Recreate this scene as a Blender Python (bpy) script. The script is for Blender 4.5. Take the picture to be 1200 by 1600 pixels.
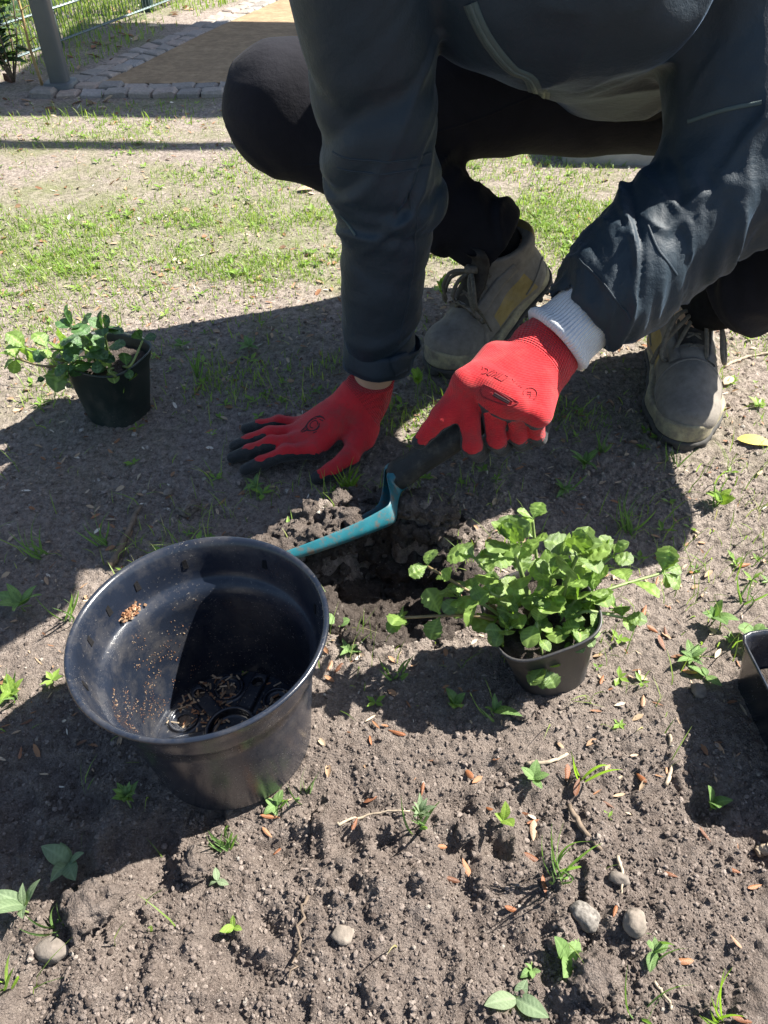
import bpy, math, random
import numpy as np
from mathutils import Vector, Matrix, Quaternion
from mathutils.bvhtree import BVHTree

for _o in list(bpy.data.objects):
    bpy.data.objects.remove(_o)
SC = bpy.context.scene
COL = SC.collection
rad = math.radians
random.seed(7)
rng = np.random.default_rng(7)

# ------------------------------------------------------------------ camera
CAM_H, PITCH, FPX = 0.75, rad(43.0), 1200.0          # phone held crouching, 26 mm equivalent
cam_d = bpy.data.cameras.new('camera')
cam = bpy.data.objects.new('camera', cam_d)
COL.objects.link(cam)
cam.location = (0, 0, CAM_H)
cam.rotation_euler = (rad(90) - PITCH, 0, 0)
cam_d.sensor_fit = 'HORIZONTAL'
cam_d.sensor_width = 36.0
cam_d.lens = 36.0
cam_d.clip_start = 0.02
cam_d.clip_end = 500
SC.camera = cam

# ------------------------------------------------------------------ sky, sun, exposure
SUN_EL, SUN_AZ = rad(49.0), rad(18.0)                # azimuth measured from +X towards +Y
SUN = Vector((math.cos(SUN_EL) * math.cos(SUN_AZ), math.cos(SUN_EL) * math.sin(SUN_AZ), math.sin(SUN_EL)))
world = bpy.data.worlds.new('World')
SC.world = world
world.use_nodes = True
_nt = world.node_tree
_bg = _nt.nodes['Background']
_sky = _nt.nodes.new('ShaderNodeTexSky')
_sky.sky_type = 'NISHITA'
_sky.sun_disc = False
_sky.sun_elevation = SUN_EL
_sky.sun_rotation = rad(90) - SUN_AZ
_nt.links.new(_sky.outputs[0], _bg.inputs[0])
_bg.inputs[1].default_value = 0.058
sun_d = bpy.data.lights.new('sun', 'SUN')
sun_d.energy = 5.0
sun_d.angle = rad(0.55)
sun_d.color = (1.0, 0.95, 0.87)
sun = bpy.data.objects.new('sun', sun_d)
COL.objects.link(sun)
sun.rotation_euler = SUN.to_track_quat('Z', 'Y').to_euler()
sun.location = (4, 2, 6)
SC.view_settings.view_transform = 'Standard'
SC.view_settings.look = 'None'
SC.view_settings.gamma = 1
SC.view_settings.exposure = 1.72
SC.view_settings.use_curve_mapping = False
SC.render.engine = 'CYCLES'
SC.cycles.use_denoising = True
SC.cycles.max_bounces = 8

# ------------------------------------------------------------------ places from the photograph
CT, ST = math.cos(PITCH), math.sin(PITCH)
def at(px, py, z=0.0):
    """world point at height z seen at a photo pixel (1200 x 1600)"""
    u = (px - 600.0) / FPX
    v = (800.0 - py) / FPX
    d = Vector((u, CT + v * ST, -ST + v * CT))
    k = (z - CAM_H) / d.z
    return Vector((d.x * k, d.y * k, z))
def at_depth(px, py, dep):
    u = (px - 600.0) / FPX
    v = (800.0 - py) / FPX
    return Vector((u * dep, (CT + v * ST) * dep, CAM_H + (-ST + v * CT) * dep))

# ------------------------------------------------------------------ numpy noise
def _h(ix, iy, iz, seed):
    with np.errstate(over='ignore'):
        n = (ix.astype(np.uint32) * np.uint32(374761393) + iy.astype(np.uint32) * np.uint32(668265263)
             + iz.astype(np.uint32) * np.uint32(2147483647 ^ 0x5bd1e995) + np.uint32((seed * 1013904223) & 0xffffffff))
        n = (n ^ (n >> np.uint32(13))) * np.uint32(1274126177)
        n = (n ^ (n >> np.uint32(15))) * np.uint32(2246822519)
        n = n ^ (n >> np.uint32(16))
    return n.astype(np.float32) / np.float32(4294967295.0)
def vn3(x, y, z, seed=0):
    x = np.asarray(x, np.float32); y = np.asarray(y, np.float32); z = np.asarray(z, np.float32)
    x, y, z = np.broadcast_arrays(x, y, z)
    fx = np.floor(x); fy = np.floor(y); fz = np.floor(z)
    ix = fx.astype(np.int64); iy = fy.astype(np.int64); iz = fz.astype(np.int64)
    tx = x - fx; ty = y - fy; tz = z - fz
    tx = tx * tx * tx * (tx * (tx * 6 - 15) + 10); ty = ty * ty * ty * (ty * (ty * 6 - 15) + 10); tz = tz * tz * tz * (tz * (tz * 6 - 15) + 10)
    def c(a, b, d): return _h(ix + a, iy + b, iz + d, seed)
    a = c(0,0,0) * (1 - tx) + c(1,0,0) * tx
    b = c(0,1,0) * (1 - tx) + c(1,1,0) * tx
    e = c(0,0,1) * (1 - tx) + c(1,0,1) * tx
    f = c(0,1,1) * (1 - tx) + c(1,1,1) * tx
    return ((a * (1 - ty) + b * ty) * (1 - tz) + (e * (1 - ty) + f * ty) * tz) * 2 - 1
def vn2(x, y, seed=0):
    x = np.asarray(x, np.float32); y = np.asarray(y, np.float32)
    x, y = np.broadcast_arrays(x, y)
    fx = np.floor(x); fy = np.floor(y)
    ix = fx.astype(np.int64); iy = fy.astype(np.int64); iz = np.zeros_like(ix)
    tx = x - fx; ty = y - fy
    tx = tx * tx * tx * (tx * (tx * 6 - 15) + 10); ty = ty * ty * ty * (ty * (ty * 6 - 15) + 10)
    a = _h(ix, iy, iz, seed) * (1 - tx) + _h(ix + 1, iy, iz, seed) * tx
    b = _h(ix, iy + 1, iz, seed) * (1 - tx) + _h(ix + 1, iy + 1, iz, seed) * tx
    return (a * (1 - ty) + b * ty) * 2 - 1
def fbm2(x, y, o=4, seed=0):
    s = 0; a = 1.0; f = 1.0; t = 0
    for k in range(o):
        s = s + a * vn2(x * f + k * 17.3, y * f - k * 9.1, seed + k); t += a; a *= .5; f *= 2.03
    return s / t
def bumps2(x, y, seed=0, rmin=.25, rmax=.5, fill=1.0):
    """field of rounded lumps, one per unit cell: returns height 0..1"""
    x = np.asarray(x, np.float32); y = np.asarray(y, np.float32)
    fx = np.floor(x); fy = np.floor(y)
    ix = fx.astype(np.int64); iy = fy.astype(np.int64); zz = np.zeros_like(ix)
    out = np.zeros_like(x)
    for dx in (-1, 0, 1):
        for dy in (-1, 0, 1):
            a = ix + dx; b = iy + dy
            px = a + _h(a, b, zz, seed); py = b + _h(a, b, zz + 1, seed)
            r = rmin + (rmax - rmin) * _h(a, b, zz + 2, seed)
            on = _h(a, b, zz + 3, seed) < fill
            q = 1 - ((x - px) ** 2 + (y - py) ** 2) / (r * r)
            out = np.maximum(out, np.where(on, np.sqrt(np.maximum(q, 0)) * r * 2, 0))
    return out
def sst(a, b, x):
    t = np.clip((x - a) / (b - a), 0, 1)
    return t * t * (3 - 2 * t)

# ------------------------------------------------------------------ mesh helpers
def mesh_np(name, V, F, smooth=True, attrs=None):
    """V (n,3), F (m,k) arrays, or a list of such F arrays"""
    me = bpy.data.meshes.new(name)
    V = np.asarray(V, np.float32)
    Fs = F if isinstance(F, list) else [F]
    Fs = [np.asarray(f, np.int32) for f in Fs if len(f)]
    me.vertices.add(len(V)); me.vertices.foreach_set('co', V.ravel())
    nl = sum(f.size for f in Fs); npg = sum(len(f) for f in Fs)
    me.loops.add(nl); me.polygons.add(npg)
    me.loops.foreach_set('vertex_index', np.concatenate([f.ravel() for f in Fs]))
    starts = []; s = 0
    for f in Fs:
        k = f.shape[1]
        starts.append(s + np.arange(len(f)) * k); s += f.size
    me.polygons.foreach_set('loop_start', np.concatenate(starts).astype(np.int32))
    me.polygons.foreach_set('use_smooth', np.full(npg, smooth))
    me.update(calc_edges=True)
    for k, a in (attrs or {}).items():
        at_ = me.attributes.new(k, 'FLOAT', 'POINT')
        at_.data.foreach_set('value', np.asarray(a, np.float32).ravel())
    return me
def link(name, me, mat=None, parent=None, loc=None, rot=None):
    o = bpy.data.objects.new(name, me)
    COL.objects.link(o)
    if parent is not None: o.parent = parent
    if loc is not None: o.location = loc
    if rot is not None: o.rotation_euler = rot
    if mat is not None and me is not None and not me.materials:
        me.materials.append(mat)
    return o
def wpart(name, V, F, mat, parent, smooth=True, attrs=None):
    """part modelled in world coordinates under an unrotated thing (or part of one)"""
    off = Vector((0, 0, 0)); p = parent
    while p is not None:
        off += Vector(p.location); p = p.parent
    return link(name, mesh_np(name, np.asarray(V, np.float32) - np.array(off, np.float32), F, smooth, attrs), mat, parent)
def thing(name, label, cat, loc=(0, 0, 0), rot=(0, 0, 0), group=None):
    o = bpy.data.objects.new(name, None)
    COL.objects.link(o)
    o.location = loc; o.rotation_euler = rot
    o.empty_display_size = .05
    return tag(o, label, cat, group)
def tag(o, label, cat, group=None):
    o['label'] = label; o['category'] = cat
    if group: o['group'] = group
    return o
class MB:
    """collects pieces with mixed face sizes"""
    def __init__(s): s.V = []; s.F = {}; s.n = 0; s.A = []
    def add(s, V, F, a=0.0):
        V = np.asarray(V, np.float32).reshape(-1, 3)
        Fs = F if isinstance(F, list) and len(F) and isinstance(F[0], np.ndarray) else [np.asarray(F, np.int32)]
        for f in Fs:
            f = np.asarray(f, np.int32)
            s.F.setdefault(f.shape[1], []).append(f + s.n)
        s.V.append(V); s.A.append(np.full(len(V), a, np.float32)); s.n += len(V)
        return s
    def faces(s): return [np.concatenate(v) for v in s.F.values()]
    def verts(s): return np.concatenate(s.V)
    def mesh(s, name, smooth=True, attr='v'):
        return mesh_np(name, s.verts(), s.faces(), smooth, {attr: np.concatenate(s.A)})
def box_vf(lo, hi):
    x0, y0, z0 = lo; x1, y1, z1 = hi
    V = [(x0,y0,z0),(x1,y0,z0),(x1,y1,z0),(x0,y1,z0),(x0,y0,z1),(x1,y0,z1),(x1,y1,z1),(x0,y1,z1)]
    F = [(0,3,2,1),(4,5,6,7),(0,1,5,4),(1,2,6,5),(2,3,7,6),(3,0,4,7)]
    return np.array(V, np.float32), np.array(F, np.int32)
def bbox_vf(lo, hi, b):
    """box with chamfered vertical and top edges"""
    x0, y0, z0 = lo; x1, y1, z1 = hi
    def ring(i, z): return [(x0+i,y0,z),(x1-i,y0,z),(x1,y0+i,z),(x1,y1-i,z),(x1-i,y1,z),(x0+i,y1,z),(x0,y1-i,z),(x0,y0+i,z)]
    def shr(r, q):
        cx, cy = (x0+x1)/2, (y0+y1)/2
        return [(cx+(p[0]-cx)*(1-2*q/(x1-x0)), cy+(p[1]-cy)*(1-2*q/(y1-y0)), z1) for p in r]
    r0 = ring(b, z0); r1 = ring(b, z1 - b); r2 = shr(ring(b, z1), b)
    V = np.array(r0 + r1 + r2, np.float32)
    Q = []
    for k in range(2):
        for i in range(8):
            j = (i + 1) % 8
            Q.append((k*8+i, k*8+j, k*8+8+j, k*8+8+i))
    return V, [np.array(Q, np.int32), np.array([list(range(16, 24))], np.int32)]
def frames(pts):
    pts = [Vector(p) for p in pts]
    T = []
    for i in range(len(pts)):
        a = pts[max(i-1, 0)]; b = pts[min(i+1, len(pts)-1)]
        t = (b - a); T.append(t.normalized() if t.length > 1e-9 else Vector((0, 0, 1)))
    n = T[0].orthogonal().normalized(); N = [n]
    for i in range(1, len(pts)):
        q = T[i-1].rotation_difference(T[i]); n = (q @ n); n = (n - T[i] * n.dot(T[i])).normalized(); N.append(n)
    return pts, T, N
def tube_vf(pts, r, seg=6, cap=True):
    pts, T, N = frames(pts)
    rr = r if hasattr(r, '__len__') else [r] * len(pts)
    V = []
    for p, t, n, q in zip(pts, T, N, rr):
        b = t.cross(n)
        for k in range(seg):
            a = 2 * math.pi * k / seg
            V.append(p + (n * math.cos(a) + b * math.sin(a)) * q)
    Q = []
    m = len(pts)
    for i in range(m - 1):
        for k in range(seg):
            j = (k + 1) % seg
            Q.append((i*seg+k, i*seg+j, (i+1)*seg+j, (i+1)*seg+k))
    F = [np.array(Q, np.int32)]
    if cap:
        F.append(np.array([list(range(seg))[::-1], [(m-1)*seg+k for k in range(seg)]], np.int32))
    return np.array([tuple(v) for v in V], np.float32), F
def spline(pts, n):
    """Catmull-Rom through the points"""
    P = [Vector(p) for p in pts]
    P = [P[0] * 2 - P[1]] + P + [P[-1] * 2 - P[-2]]
    out = []
    m = len(P) - 3
    for i in range(n):
        u = i / (n - 1) * m
        k = min(int(u), m - 1); t = u - k
        a, b, c, d = P[k], P[k+1], P[k+2], P[k+3]
        out.append(0.5 * ((2*b) + (c-a)*t + (2*a-5*b+4*c-d)*t*t + (3*b-a-3*c+d)*t*t*t))
    return out
def lathe_vf(prof, seg=64, power=None):
    """profile (r, z[, squareness]) about Z"""
    V = []
    for q in prof:
        r, z = q[0], q[1]
        sq = q[2] if len(q) > 2 else 0
        for k in range(seg):
            a = 2 * math.pi * k / seg
            c, s = math.cos(a), math.sin(a)
            if sq:
                n = 2 + 6 * sq
                e = (abs(c) ** n + abs(s) ** n) ** (-1 / n)
            else: e = 1
            V.append((r * e * c, r * e * s, z))
    Q = []
    for i in range(len(prof) - 1):
        for k in range(seg):
            j = (k + 1) % seg
            Q.append((i*seg+k, i*seg+j, (i+1)*seg+j, (i+1)*seg+k))
    return np.array(V, np.float32), np.array(Q, np.int32)
def xf(V, M):
    V = np.asarray(V, np.float32)
    R = np.array(M.to_3x3(), np.float32); t = np.array(M.translation, np.float32)
    return V @ R.T + t
# ------------------------------------------------------------------ materials
class NT:
    def __init__(s, name):
        s.m = bpy.data.materials.new(name); s.m.use_nodes = True
        s.t = s.m.node_tree; s.n = s.t.nodes; s.l = s.t.links
        s.b = s.n['Principled BSDF']; s.out = s.n['Material Output']
        s.tc = s.n.new('ShaderNodeTexCoord')
        s.co = s.tc.outputs['Object']
    def node(s, kind, **kw):
        x = s.n.new('ShaderNode' + kind)
        for k, v in kw.items():
            if k in x.inputs: x.inputs[k].default_value = v
            else: setattr(x, k, v)
        return x
    def noise(s, scale, detail=4, rough=.6, co=None):
        x = s.node('TexNoise', Scale=scale, Detail=detail, Roughness=rough)
        s.l.new(co or s.co, x.inputs['Vector']); return x.outputs['Fac']
    def vor(s, scale, feature='F1', co=None):
        x = s.node('TexVoronoi', Scale=scale); x.feature = feature
        s.l.new(co or s.co, x.inputs['Vector']); return x.outputs['Distance']
    def ramp(s, fac, stops, interp='LINEAR'):
        x = s.n.new('ShaderNodeValToRGB'); x.color_ramp.interpolation = interp
        e = x.color_ramp.elements
        while len(e) < len(stops): e.new(.5)
        for q, (p, c) in zip(e, stops):
            q.position = p
            q.color = (c, c, c, 1) if not hasattr(c, '__len__') else (*c, 1)
        s.l.new(fac, x.inputs[0]); return x.outputs[0]
    def mix(s, fac, a, b, mode='MIX'):
        x = s.n.new('ShaderNodeMix'); x.data_type = 'RGBA'; x.blend_type = mode
        for sock, v in ((x.inputs[0], fac), (x.inputs[6], a), (x.inputs[7], b)):
            if hasattr(v, 'links') or isinstance(v, bpy.types.NodeSocket): s.l.new(v, sock)
            elif hasattr(v, '__len__'): sock.default_value = (*v, 1)
            else: sock.default_value = v
        return x.outputs[2]
    def math(s, op, a, b=None):
        x = s.n.new('ShaderNodeMath'); x.operation = op
        for i, v in enumerate((a, b)):
            if v is None: continue
            if isinstance(v, bpy.types.NodeSocket): s.l.new(v, x.inputs[i])
            else: x.inputs[i].default_value = v
        return x.outputs[0]
    def attr(s, name):
        x = s.n.new('ShaderNodeAttribute'); x.attribute_name = name; return x.outputs['Fac']
    def rnd(s):
        return s.n.new('ShaderNodeObjectInfo').outputs['Random']
    def bump(s, h, strength=.3, dist=.002, prev=None):
        x = s.node('Bump', Strength=strength, Distance=dist)
        s.l.new(h, x.inputs['Height'])
        if prev is not None: s.l.new(prev, x.inputs['Normal'])
        return x.outputs[0]
    def set(s, col=None, rough=None, normal=None, **kw):
        for k, v in (('Base Color', col), ('Roughness', rough), ('Normal', normal), *kw.items()):
            if v is None: continue
            k = k.replace('_', ' ')
            if isinstance(v, bpy.types.NodeSocket): s.l.new(v, s.b.inputs[k])
            elif hasattr(v, '__len__') and len(v) == 3: s.b.inputs[k].default_value = (*v, 1)
            else: s.b.inputs[k].default_value = v
        return s
    def translucent(s, col, fac):
        t = s.n.new('ShaderNodeBsdfTranslucent'); mx = s.n.new('ShaderNodeMixShader')
        if isinstance(col, bpy.types.NodeSocket): s.l.new(col, t.inputs[0])
        else: t.inputs[0].default_value = (*col, 1)
        mx.inputs[0].default_value = fac
        s.l.new(s.b.outputs[0], mx.inputs[1]); s.l.new(t.outputs[0], mx.inputs[2])
        s.l.new(mx.outputs[0], s.out.inputs[0]); return s
def plain(name, c, rough=.6, var=.25, scale=30, bs=300, bstr=.25, bd=.001, spec=.4, metal=0, dirt=None, dirt_scale=25, dirt_lo=.55, dirt_hi=.7):
    s = NT(name)
    n = s.noise(scale, 5)
    a = tuple(x * (1 - var) for x in c); b = tuple(min(1, x * (1 + var)) for x in c)
    col = s.ramp(n, [(.3, a), (.7, b)])
    if dirt:
        d = s.noise(dirt_scale, 8, .75)
        col = s.mix(s.ramp(d, [(dirt_lo, 0.), (dirt_hi, 1.)]), col, dirt)
    s.set(col=col, rough=rough, normal=s.bump(s.noise(bs, 3), bstr, bd), Metallic=metal)
    s.b.inputs['Specular IOR Level'].default_value = spec
    return s.m
MAT = {}
# soil
def soil_mat(name, dark=1.0, far=True):
    s = NT(name)
    geo = s.n.new('ShaderNodeNewGeometry'); pos = geo.outputs['Position']
    big = s.noise(2.6, 6, .65, pos); mid = s.noise(38, 6, .7, pos); fine = s.noise(420, 4, .7, pos)
    grain = s.vor(520, 'F1', pos)
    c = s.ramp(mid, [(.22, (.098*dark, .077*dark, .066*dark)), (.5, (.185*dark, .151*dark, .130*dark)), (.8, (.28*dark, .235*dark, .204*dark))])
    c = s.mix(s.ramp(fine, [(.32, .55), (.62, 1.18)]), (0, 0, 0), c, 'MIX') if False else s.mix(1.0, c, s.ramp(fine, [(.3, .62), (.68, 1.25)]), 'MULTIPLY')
    # pale mineral grains
    c = s.mix(s.ramp(s.noise(260, 2, .5, pos), [(.66, 0.), (.72, .55)]), c, (.34, .30, .26))
    if far:
        sep = s.n.new('ShaderNodeSeparateXYZ'); s.l.new(pos, sep.inputs[0])
        y = sep.outputs['Y']
        yw = s.math('ADD', y, s.math('MULTIPLY', s.math('SUBTRACT', big, .5), .5))
        # trodden, dry sandy surface away from the dug bed; moist crumbly soil close by
        dry = s.ramp(s.math('DIVIDE', yw, 3.0), [(.13, 0.), (.20, .6), (.45, .95)])
        dryc = s.mix(s.ramp(s.noise(55, 6, .75, pos), [(.3, 0.), (.7, 1.)]), (.21, .173, .145), (.44, .375, .325))
        dryc = s.mix(1.0, dryc, s.ramp(fine, [(.3, .75), (.7, 1.15)]), 'MULTIPLY')
        dryc = s.mix(1.0, dryc, s.ramp(s.noise(110, 4, .8, pos), [(.32, .5), (.5, 1.), (.7, 1.25)]), 'MULTIPLY')
        c = s.mix(dry, c, dryc)
        # thin algae and moss film under the grass
        moss = s.math('MULTIPLY', s.ramp(s.noise(3.1, 6, .7, pos), [(.47, 0.), (.66, .6)]), s.ramp(s.math('DIVIDE', yw, 5.0), [(.15, 0.), (.3, 1.)]))
        c = s.mix(moss, c, (.16, .19, .06))
        strip = s.math('MULTIPLY', s.ramp(s.math('DIVIDE', y, 4.0), [(.36, 0.), (.42, .5), (.46, .5), (.54, 0.)]), s.ramp(s.noise(9, 5, .7, pos), [(.35, 0.), (.65, 1.)]))
        c = s.mix(strip, c, (.15, .20, .05))
    h = s.math('ADD', s.math('MULTIPLY', s.noise(240, 6, .8, pos), 1.0), s.math('MULTIPLY', grain, -.45))
    s.set(col=c, rough=.95, normal=s.bump(h, 1.0, .0045, s.bump(s.noise(70, 5, .7, pos), .8, .006)))
    s.b.inputs['Specular IOR Level'].default_value = .15
    return s.m
MAT['soil'] = soil_mat('soil')
MAT['soil_dark'] = soil_mat('soil_pot_and_shade', .42, False)  # potting soil; in the hole its dark tone also stands for shade
MAT['soil_mid_dark'] = soil_mat('soil_mid_dark', .72, False)  # evenly darker soil tone for the loose heap
def crumb_mat():
    s = NT('soil_crumbs'); v = s.attr('v')
    c = s.ramp(v, [(0, (.09, .071, .061)), (.4, (.18, .147, .127)), (.75, (.28, .235, .205)), (.96, (.30, .26, .22)), (1, (.36, .33, .29))])
    geo = s.n.new('ShaderNodeNewGeometry')
    s.set(col=s.mix(1.0, c, s.ramp(s.noise(350, 4, .7, geo.outputs['Position']), [(.3, .65), (.7, 1.25)]), 'MULTIPLY'), rough=.95, normal=s.bump(s.noise(600, 4, .8, geo.outputs['Position']), .9, .002))
    s.b.inputs['Specular IOR Level'].default_value = .1
    return s.m
MAT['crumb'] = crumb_mat()
def grass_mat(name, stops, tr=.35, rough=.45, attr='v'):
    s = NT(name); v = s.attr(attr)
    c = s.ramp(v, stops)
    s.set(col=c, rough=rough)
    s.b.inputs['Specular IOR Level'].default_value = .35
    tc = s.mix(1.0, c, (1.5, 1.6, .7), 'MULTIPLY')
    s.translucent(tc, tr)
    return s.m
MAT['grass'] = grass_mat('grass_blades', [(0, (.11, .18, .04)), (.4, (.19, .285, .06)), (.75, (.27, .35, .09)), (.9, (.35, .36, .15)), (1, (.43, .39, .22))], .42)
MAT['weed'] = grass_mat('weed_leaves', [(0, (.10, .19, .03)), (.5, (.18, .30, .05)), (1, (.27, .38, .085))])
def leafm(name, lo, hi, tr=.3, rough=.35, vein=.5, spec=.5):
    s = NT(name)
    r = s.rnd(); n = s.noise(60, 4)
    c = s.mix(r, lo, hi)
    c = s.mix(1.0, c, s.ramp(n, [(.3, .8), (.7, 1.15)]), 'MULTIPLY')
    ve = s.attr('vein')
    c = s.mix(s.math('MULTIPLY', ve, vein), c, tuple(min(1, x * 1.9 + .03) for x in hi))
    s.set(col=c, rough=rough, normal=s.bump(s.math('SUBTRACT', s.noise(240, 3), s.math('MULTIPLY', ve, 1.2)), .35, .0012))
    s.b.inputs['Specular IOR Level'].default_value = spec
    s.translucent(s.mix(1.0, c, (1.5, 1.7, .6), 'MULTIPLY'), tr)
    return s.m
MAT['bugle'] = leafm('bugle_leaf', (.11, .19, .040), (.21, .31, .075), .36, .32)
MAT['bugle_tip'] = leafm('bugle_young_leaf', (.10, .16, .045), (.16, .24, .065), .28, .35)
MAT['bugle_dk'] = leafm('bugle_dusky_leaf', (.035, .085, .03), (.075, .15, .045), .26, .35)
MAT['seedling'] = leafm('seedling_leaf', (.10, .18, .055), (.17, .27, .09), .32, .5, .3, .3)
MAT['greyleaf'] = leafm('grey_green_leaf', (.13, .19, .10), (.20, .26, .15), .3, .6, .3, .3)
MAT['limeleaf'] = leafm('lime_leaf', (.18, .29, .05), (.25, .36, .07), .4, .5, .3, .3)
MAT['shrubleaf'] = leafm('shrub_leaf', (.025, .055, .02), (.055, .10, .035), .2, .4)
MAT['stem'] = plain('green_stem', (.16, .22, .07), .5, .3, 60)
MAT['stem_red'] = plain('reddish_stem', (.20, .15, .07), .5, .3, 60)
def budm():
    s = NT('bud_scale_brown'); r = s.rnd()
    c = s.ramp(r, [(0, (.11, .042, .018)), (.5, (.22, .08, .03)), (.85, (.30, .135, .06)), (1, (.34, .24, .16))])
    c = s.mix(1.0, c, s.ramp(s.noise(150, 4), [(.3, .7), (.7, 1.3)]), 'MULTIPLY')
    s.set(col=c, rough=.45, normal=s.bump(s.noise(500, 2), .4, .0008)); return s.m
MAT['bud'] = budm()
def litterm():
    s = NT('dry_litter'); v = s.attr('v')
    c = s.ramp(v, [(0, (.13, .06, .03)), (.3, (.28, .13, .06)), (.6, (.38, .27, .17)), (.85, (.52, .42, .30)), (1, (.66, .6, .5))])
    s.set(col=c, rough=.7).translucent(c, .15); return s.m
MAT['litter'] = litterm()
MAT['dry_leaf'] = plain('dry_leaf', (.42, .31, .2), .7, .3, 60)
MAT['yellow_leaf'] = plain('yellow_leaf', (.55, .45, .09), .6, .25, 60)
MAT['stone'] = plain('field_stone', (.16, .138, .118), .9, .35, 90, 400, .6, .001, .2)
MAT['stone_pale'] = plain('pale_stone', (.19, .162, .135), .9, .35, 90, 400, .5, .001, .2)
MAT['stone_speck'] = plain('speckled_stone', (.17, .155, .138), .9, .6, 260, 400, .5, .001, .2)
MAT['clod'] = plain('soil_clod', (.12, .098, .083), .95, .4, 80, 300, .9, .002, .1)
MAT['twig'] = plain('twig_bark', (.15, .115, .085), .85, .4, 120, 300, .6, .001, .2)
MAT['twig_pale'] = plain('bare_wood', (.33, .27, .2), .8, .3, 120, 300, .5, .001, .2)
# plastics
def potm(name, c, rough=.4, dust=(.42, .37, .30), lo=.6, hi=.72, amt=1.0):
    s = NT(name)
    n = s.noise(12, 4)
    col = s.ramp(n, [(.3, tuple(x * .8 for x in c)), (.7, tuple(x * 1.25 for x in c))])
    sp = s.ramp(s.noise(330, 3, .7), [(lo + .02, 0.), (hi, 1.)])
    patch = s.ramp(s.noise(14, 5, .7), [(.46, 0.), (.66, 1.)])
    d = s.math('MULTIPLY', s.math('MULTIPLY', sp, patch), amt)
    film = s.math('MULTIPLY', s.ramp(s.noise(30, 6, .75), [(.45, 0.), (.8, .16)]), amt)
    col = s.mix(film, col, dust); col = s.mix(d, col, dust)
    rg = s.math('ADD', rough, s.math('MULTIPLY', s.math('ADD', d, film), .5))
    s.set(col=col, rough=rg, normal=s.bump(s.math('ADD', s.noise(700, 2), s.math('MULTIPLY', d, 3.)), .2, .0006))
    s.b.inputs['Specular IOR Level'].default_value = .5
    return s.m
MAT['pot_big'] = potm('big_pot_plastic', (.011, .0150, .025), .24, amt=.65)
MAT['pot_small'] = potm('small_pot_plastic', (.030, .030, .033), .5)
MAT['pot_green'] = potm('dark_green_plastic', (.012, .024, .022), .45)
MAT['tread'] = plain('boot_sole_rubber', (.05, .047, .043), .8, .3, 60, 400, .5)
MAT['midsole'] = plain('boot_midsole', (.32, .285, .18), .8, .25, 60, 400, .3, dirt=(.17, .145, .115), dirt_scale=40, dirt_lo=.42, dirt_hi=.62)
def bootm():
    s = NT('boot_suede'); z = s.attr('zone'); n = s.noise(70, 5, .7)
    g = s.ramp(n, [(.3, (.15, .135, .117)), (.7, (.235, .212, .185))])
    y = s.ramp(n, [(.3, (.26, .19, .07)), (.7, (.36, .27, .11))])
    c = s.mix(s.ramp(z, [(.48, 0.), (.52, 1.)]), g, y)
    d = s.ramp(s.noise(22, 7, .75), [(.5, 0.), (.75, .55)])
    c = s.mix(d, c, (.27, .24, .205))
    s.set(col=c, rough=.85, normal=s.bump(s.noise(520, 3), .35, .001)); s.b.inputs['Specular IOR Level'].default_value = .2
    return s.m
MAT['boot'] = bootm()
MAT['boot_dk'] = plain('boot_tongue_fabric', (.055, .05, .045), .9, .3, 90, 500, .5, .001, .1)
MAT['lace'] = plain('boot_lace', (.15, .135, .11), .9, .3, 200, 900, .6, .001, .1)
MAT['lining'] = plain('boot_lining', (.30, .26, .13), .9, .2, 60, 500, .4, .001, .1)
MAT['sock'] = plain('black_sock', (.012, .012, .013), .95, .3, 90, 700, .6, .001, .1)
def cloth(name, c, rough=.7, weave=900, bstr=.2, var=.2, sheen=.2, spec=.3, dirt=None):
    s = NT(name)
    n = s.noise(9, 5)
    col = s.ramp(n, [(.3, tuple(x * (1 - var) for x in c)), (.7, tuple(x * (1 + var) for x in c))])
    if dirt:
        col = s.mix(s.ramp(s.noise(26, 8, .8), [(.55, 0.), (.8, .35)]), col, dirt)
    nb = s.bump(s.noise(30, 7, .65), .5, .006)
    s.set(col=col, rough=rough, normal=s.bump(s.noise(weave, 2), bstr, .0008, nb))
    s.b.inputs['Specular IOR Level'].default_value = spec
    s.b.inputs['Sheen Weight'].default_value = sheen
    s.b.inputs['Sheen Roughness'].default_value = .5
    return s.m
MAT['jacket'] = cloth('jacket_softshell', (.0075, .0195, .0310), .60, 900, .45, .25, .16, .4)
MAT['jacket'].node_tree.nodes['Principled BSDF'].inputs['Sheen Tint'].default_value = (.45, .65, 1, 1)
MAT['jacket'].node_tree.nodes['Principled BSDF'].inputs['Sheen Roughness'].default_value = .3
MAT['jacket_trim'] = cloth('jacket_piping', (.05, .075, .075), .6, 900, .15, .1, .05, .3)
MAT['zip'] = plain('zip_teeth', (.06, .09, .09), .4, .2, 200, 900, .6, .001)
MAT['sweater'] = cloth('sweater_knit', (.016, .016, .018), .95, 700, .5, .2, .0, .1)
MAT['trousers'] = cloth('dark_trousers', (.0150, .0150, .0190), .9, 800, .35, .25, .02, .12, (.02, .018, .017))
MAT['skin'] = plain('skin', (.46, .30, .20), .5, .1, 40, 300, .2, .0006)
MAT['hair'] = plain('hair', (.06, .04, .025), .5, .3, 200, 400, .8, .002)
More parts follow.
